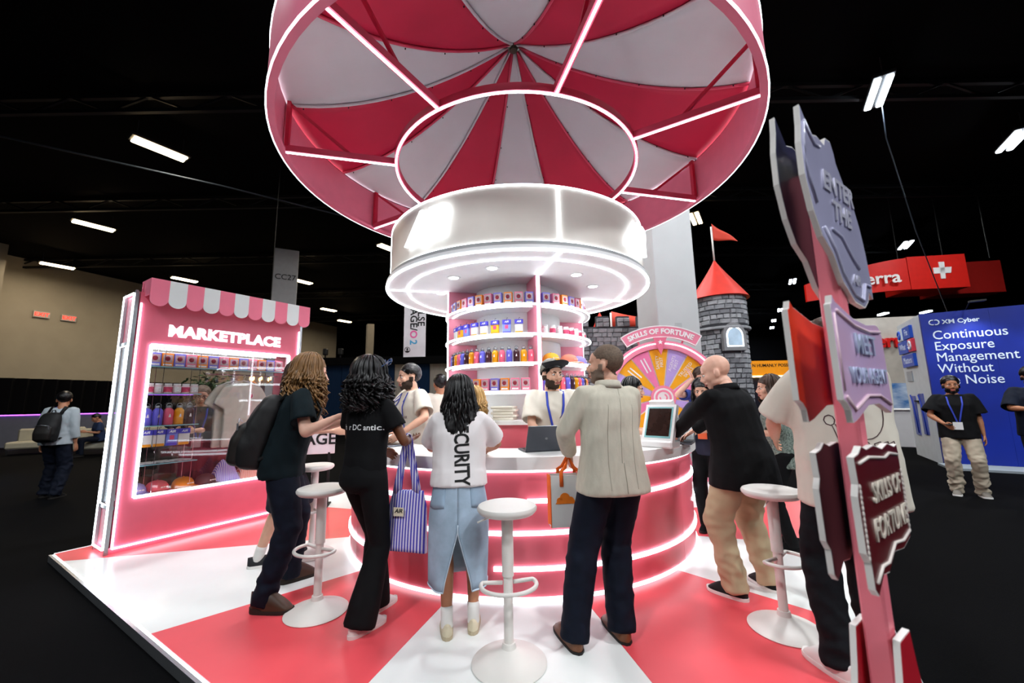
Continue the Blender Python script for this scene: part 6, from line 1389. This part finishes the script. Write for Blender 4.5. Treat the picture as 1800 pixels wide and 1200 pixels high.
# ------------------------------------------------------------------ orange banner stand far right of the tower
r = empty('orange_booth', (9.1, 14.2, -.06), 0, 'dark booth with an orange fascia beside the tower', 'booth')
MB().box((0, 0, 2.43), (2.4, .3, .52)).build('orange_fascia', M('fascia_orange', '#e08a12', .5, emit='#e08a12', estr=.25), r); MB().box((0, .1, 1.1), (2.4, .3, 2.1)).build('dark_wall', M('booth_plum', '#120f1e', .5), r)
MB().box((0, -.16, 2.14), (2.4, .02, .05)).build('warm_strip', M('warm_strip', '#ffe9c0', .5, emit='#ffdf9a', estr=3), r)
text('N HUMANLY POSSIBLE', m_ink, r, frame((.12, -.155, 2.52), (1, 0, 0), (0, 0, 1)), size=.15, ext=.004, bold=.002); text('0 000', M('sign_white', '#f0ece8'), r, frame((.1, -.06, 1.86), (1, 0, 0), (0, 0, 1)), size=.26, ext=.004, bold=.004)
# ------------------------------------------------------------------ hanging banner, stage and lounge on the left
r = empty('hanging_banner', (-2.72, 11.0, 2.64), -.06, 'white vertical stage banner hanging left of the drum', 'banner')
MB().box((0, 0, 1.5), (.62, .015, 3.0)).build('cloth', M('banner_white', '#d5d3d6', .7), r)
for s, x, z, m in (('PULSE', .17, .86, m_ink), ('STAGE/', -.04, .74, m_ink), ('O', -.04, .52, M('banner_pink', '#e05a9a', .6)), ('2', -.04, .34, M('banner_cyan', '#3a9cc8', .6))):
    text(s, m, r, frame((x, -.010, z), (0, 0, -1), (1, 0, 0)), size=.28, ext=.002, bold=.006, align='RIGHT', sp=1.04)
MB().tube([(-.2+.075*math.cos(t*PI/10), -.011, .20+.075*math.sin(t*PI/10)) for t in range(20)], .008, 6, closed=True).build('badge_ring', m_ink, r); q = MB(); q.ell((-.2, -.01, .22), (.028, .004, .03)); q.ell((-.2, -.01, .16), (.05, .004, .025)); q.build('badge_figure', m_ink, r, True)
for x in (-.28, .28): MB().tube([(x, 0, 3.0), (x, 0, 6.6)], .006, 6).build('cable', m_steel_dk, r)
r = empty('stage_backdrop', (-5.6, 18.6, -.05), .0, 'stage backdrop of beige and navy drape panels beyond the counter', 'backdrop')
cl = [M('drape_beige', '#8e867c', .9, spec=.1, stretch=(8, 1, .3), var=.15), M('drape_navy', '#12243c', .9, spec=.1, stretch=(8, 1, .3), var=.2)]
for k in range(9): MB().box((-3.6+k*.82, .03*(k % 2), 1.62), (.81, .08, 3.24), ch=.02).build('drape_panel', cl[(k+1) % 2 if k > 3 else (1 if k in (1, 2) else 0)], r)
MB().box((0, -.3, 3.36), (8.4, .3, .34)).build('truss_border', m_ceil, r)
for x in (-3.0, -2.3):
    l = MB(); l.box((x, -.4, 3.8), (.18, .22, .3), ch=.03); l.bar((x, -.4, 3.5), (x, -.4, 3.75), .05, .05); l.build('stage_lamp', m_steel_dk, r)
r = empty('stage_board', (-2.85, 5.75, 0), .25, 'white sign board with black letters behind the long-haired person', 'sign')
MB().box((0, 0, .93), (.62, .03, .46), ch=.006).build('board', M('banner_white', '#d5d3d6'), r); text('STAGE', m_ink, r, frame((.0, -.018, .90), (1, 0, 0), (0, 0, 1)), size=.22, ext=.003, bold=.004)
for x in (-.24, .24): MB().bar((x, .0, 0), (x, 0, .72), .04, .03).build('leg', m_steel_dk, r); MB().box((x, 0, .008), (.06, .3, .016)).build('foot', m_steel_dk, r)
m_sofa = M('cream_leather', '#b9b29c', .5, var=.05)
def sofa(x, y, rz, w, label):
    r = empty('lounge_sofa', (x, y, -.06), rz, label, 'sofa', 'cream lounge sofas')
    MB().box((0, 0, .30), (w, .75, .22), ch=.04).build('seat', m_sofa, r); MB().box((0, .34, .58), (w, .16, .45), ch=.05).build('backrest', m_sofa, r)
    for s in (-1, 1): MB().box((s*(w/2-.06), -.0, .08), (.05, .6, .16)).build('leg', M('chrome', '#d8d8d8'), r)
sofa(-15.6, 13.6, .5, 1.6, 'cream lounge sofa left of the walking man'); sofa(-13.2, 12.9, .5, 1.5, 'cream lounge sofa right of the walking man'); sofa(-12.0, 13.8, .5, 1.2, 'small cream lounge seat by the kiosk side')
r = empty('lounge_bar', (-16.5, 17.2, -.06), .45, 'low grey partition with violet light line behind the sofas', 'partition')
MB().box((0, 0, .62), (11, .25, 1.24)).build('partition', M('partition_grey', '#6a6c78', .6), r); MB().box((0, -.14, 1.22), (11, .03, .03)).build('violet_line', M('violet_led', '#c070ff', .5, emit='#b050f0', estr=3), r)
r = empty('blue_lit_counter', (-11.9, 9.0, -.06), .6, 'dark counter edged with blue light at the far left', 'counter')
MB().box((-.9, 0, .55), (1.8, .7, 1.1), ch=.02).build('body', M('counter_navy', '#0b1626', .4), r)
for p, q in (((0, -.36, .05), (0, -.36, 1.1)), ((-1.8, -.36, 1.1), (0, -.36, 1.1)), ((0, -.36, .05), (0, .3, .05))): MB().bar(p, q, .035, .035).build('blue_strip', M('blue_led', '#60c0ff', .5, emit='#38a8ff', estr=5), r)
for i, (x, y, ya, lab, hm) in enumerate(((-12.9, 12.7, 150, 'seated person in dark blue on the sofa behind the walking man', m_hblk), (-12.45, 12.9, 200, 'seated dark-haired woman on the sofa behind the walking man', m_hbrn))):
    p = Person(lab, x, y, ya, 1.68, 'f' if i else 'm', 'tan', 1., ((-.12, .42, 0), (.12, .42, 0)), (0, 0, -.42), (12, 0), 0, (0, -25, 0), hands=((-.12, .35, .75), (.12, .35, .75)), z=-.05, vox=.02, fine=False)
    p.tee(M('dusk_blue', '#1c2f52', .8) if not i else m_black, .86, .8, 1.15, vox=.018); p.trousers(m_navy, vox=.02); p.shoes(m_black, m_rub)
    if i: p.long_hair(hm, [(.09, -.03, .07, .07), (.02, -.035, .095, .105), (-.1, -.05, .105, .08), (-.2, -.06, .08, .06)], 40, .24, .012, 2., (50, 310), .009, .3, 99)
    else: p.short_hair(hm, .014)
for i, (x, y) in enumerate(((-18.35, 17.0), (-17.1, 18.4))):
    r = empty('exit_sign', (-25.12+i*.36, 20.78+i*1.0, 6.36), math.radians(70), 'red %s exit sign high on the beige wall' % ('left' if i == 0 else 'right'), 'sign', 'exit signs')
    MB().box((0, 0, 0), (.62, .08, .34), ch=.01).build('housing', M('exit_white', '#b8b0a8', .5), r); text('EXIT', M('exit_red', '#d02018', .5, emit='#ff3020', estr=1.5), r, frame((0, -.042, 0), (1, 0, 0), (0, 0, 1)), size=.27, ext=.003, bold=.006)
# potted tree and chandelier seen through the kiosk glass
r = empty('potted_tree', (-6.6, 8.7, -.06), 0, 'potted leafy tree seen through the kiosk window', 'plant')
MB().lathe([(0, 0), (.22, 0), (.28, .5), (.25, .5), (.24, .46), (0, .46)], 24).build('pot', m_steel_dk, r, 40); MB().tube([(0, 0, .45), (.03, .02, 1.1), (0, 0, 1.7)], .03, 8).build('trunk', m_bleath, r, True)
rs = random.Random(4); lf = MB()
for k in range(420):
    v = Vector((rs.gauss(0, 1), rs.gauss(0, 1), rs.gauss(0, 1))).normalized()*rs.uniform(.2, 1); c = Vector((v.x*.55, v.y*.55, 1.85+v.z*.35)); d = Vector((rs.gauss(0, 1), rs.gauss(0, 1), rs.gauss(0, .6))).normalized()*.07; e = d.cross(Vector((rs.random(), rs.random(), 1))).normalized()*.025
    lf.add([c-d, c+e, c+d, c-e], [(0, 1, 2, 3)])
tag(lf.build('foliage', M('leaf_green', '#2c4a22', .6, var=.3), r), kind='stuff')
r = empty('chandelier', (-7.2, 11.6, 2.0), 0, 'warm glowing chandelier seen through the kiosk window', 'lamp')
MB().tube([(0, 0, .1), (0, 0, 7.2)], .012, 6).build('stem', m_steel_dk, r)
for k in range(10):
    a = k*PI/5; MB().tube([(0, 0, .1), (.2*math.cos(a), .2*math.sin(a), -.02), (.36*math.cos(a), .36*math.sin(a), .08)], .01, 6).build('arm', M('brass', '#a8793a', .3, metal=.9), r, True); MB().ell((.36*math.cos(a), .36*math.sin(a), .14), (.022, .022, .05), nu=8, nv=6).build('bulb', M('warm_bulb', '#ffd890', .4, emit='#ffb85a', estr=10), r, True)
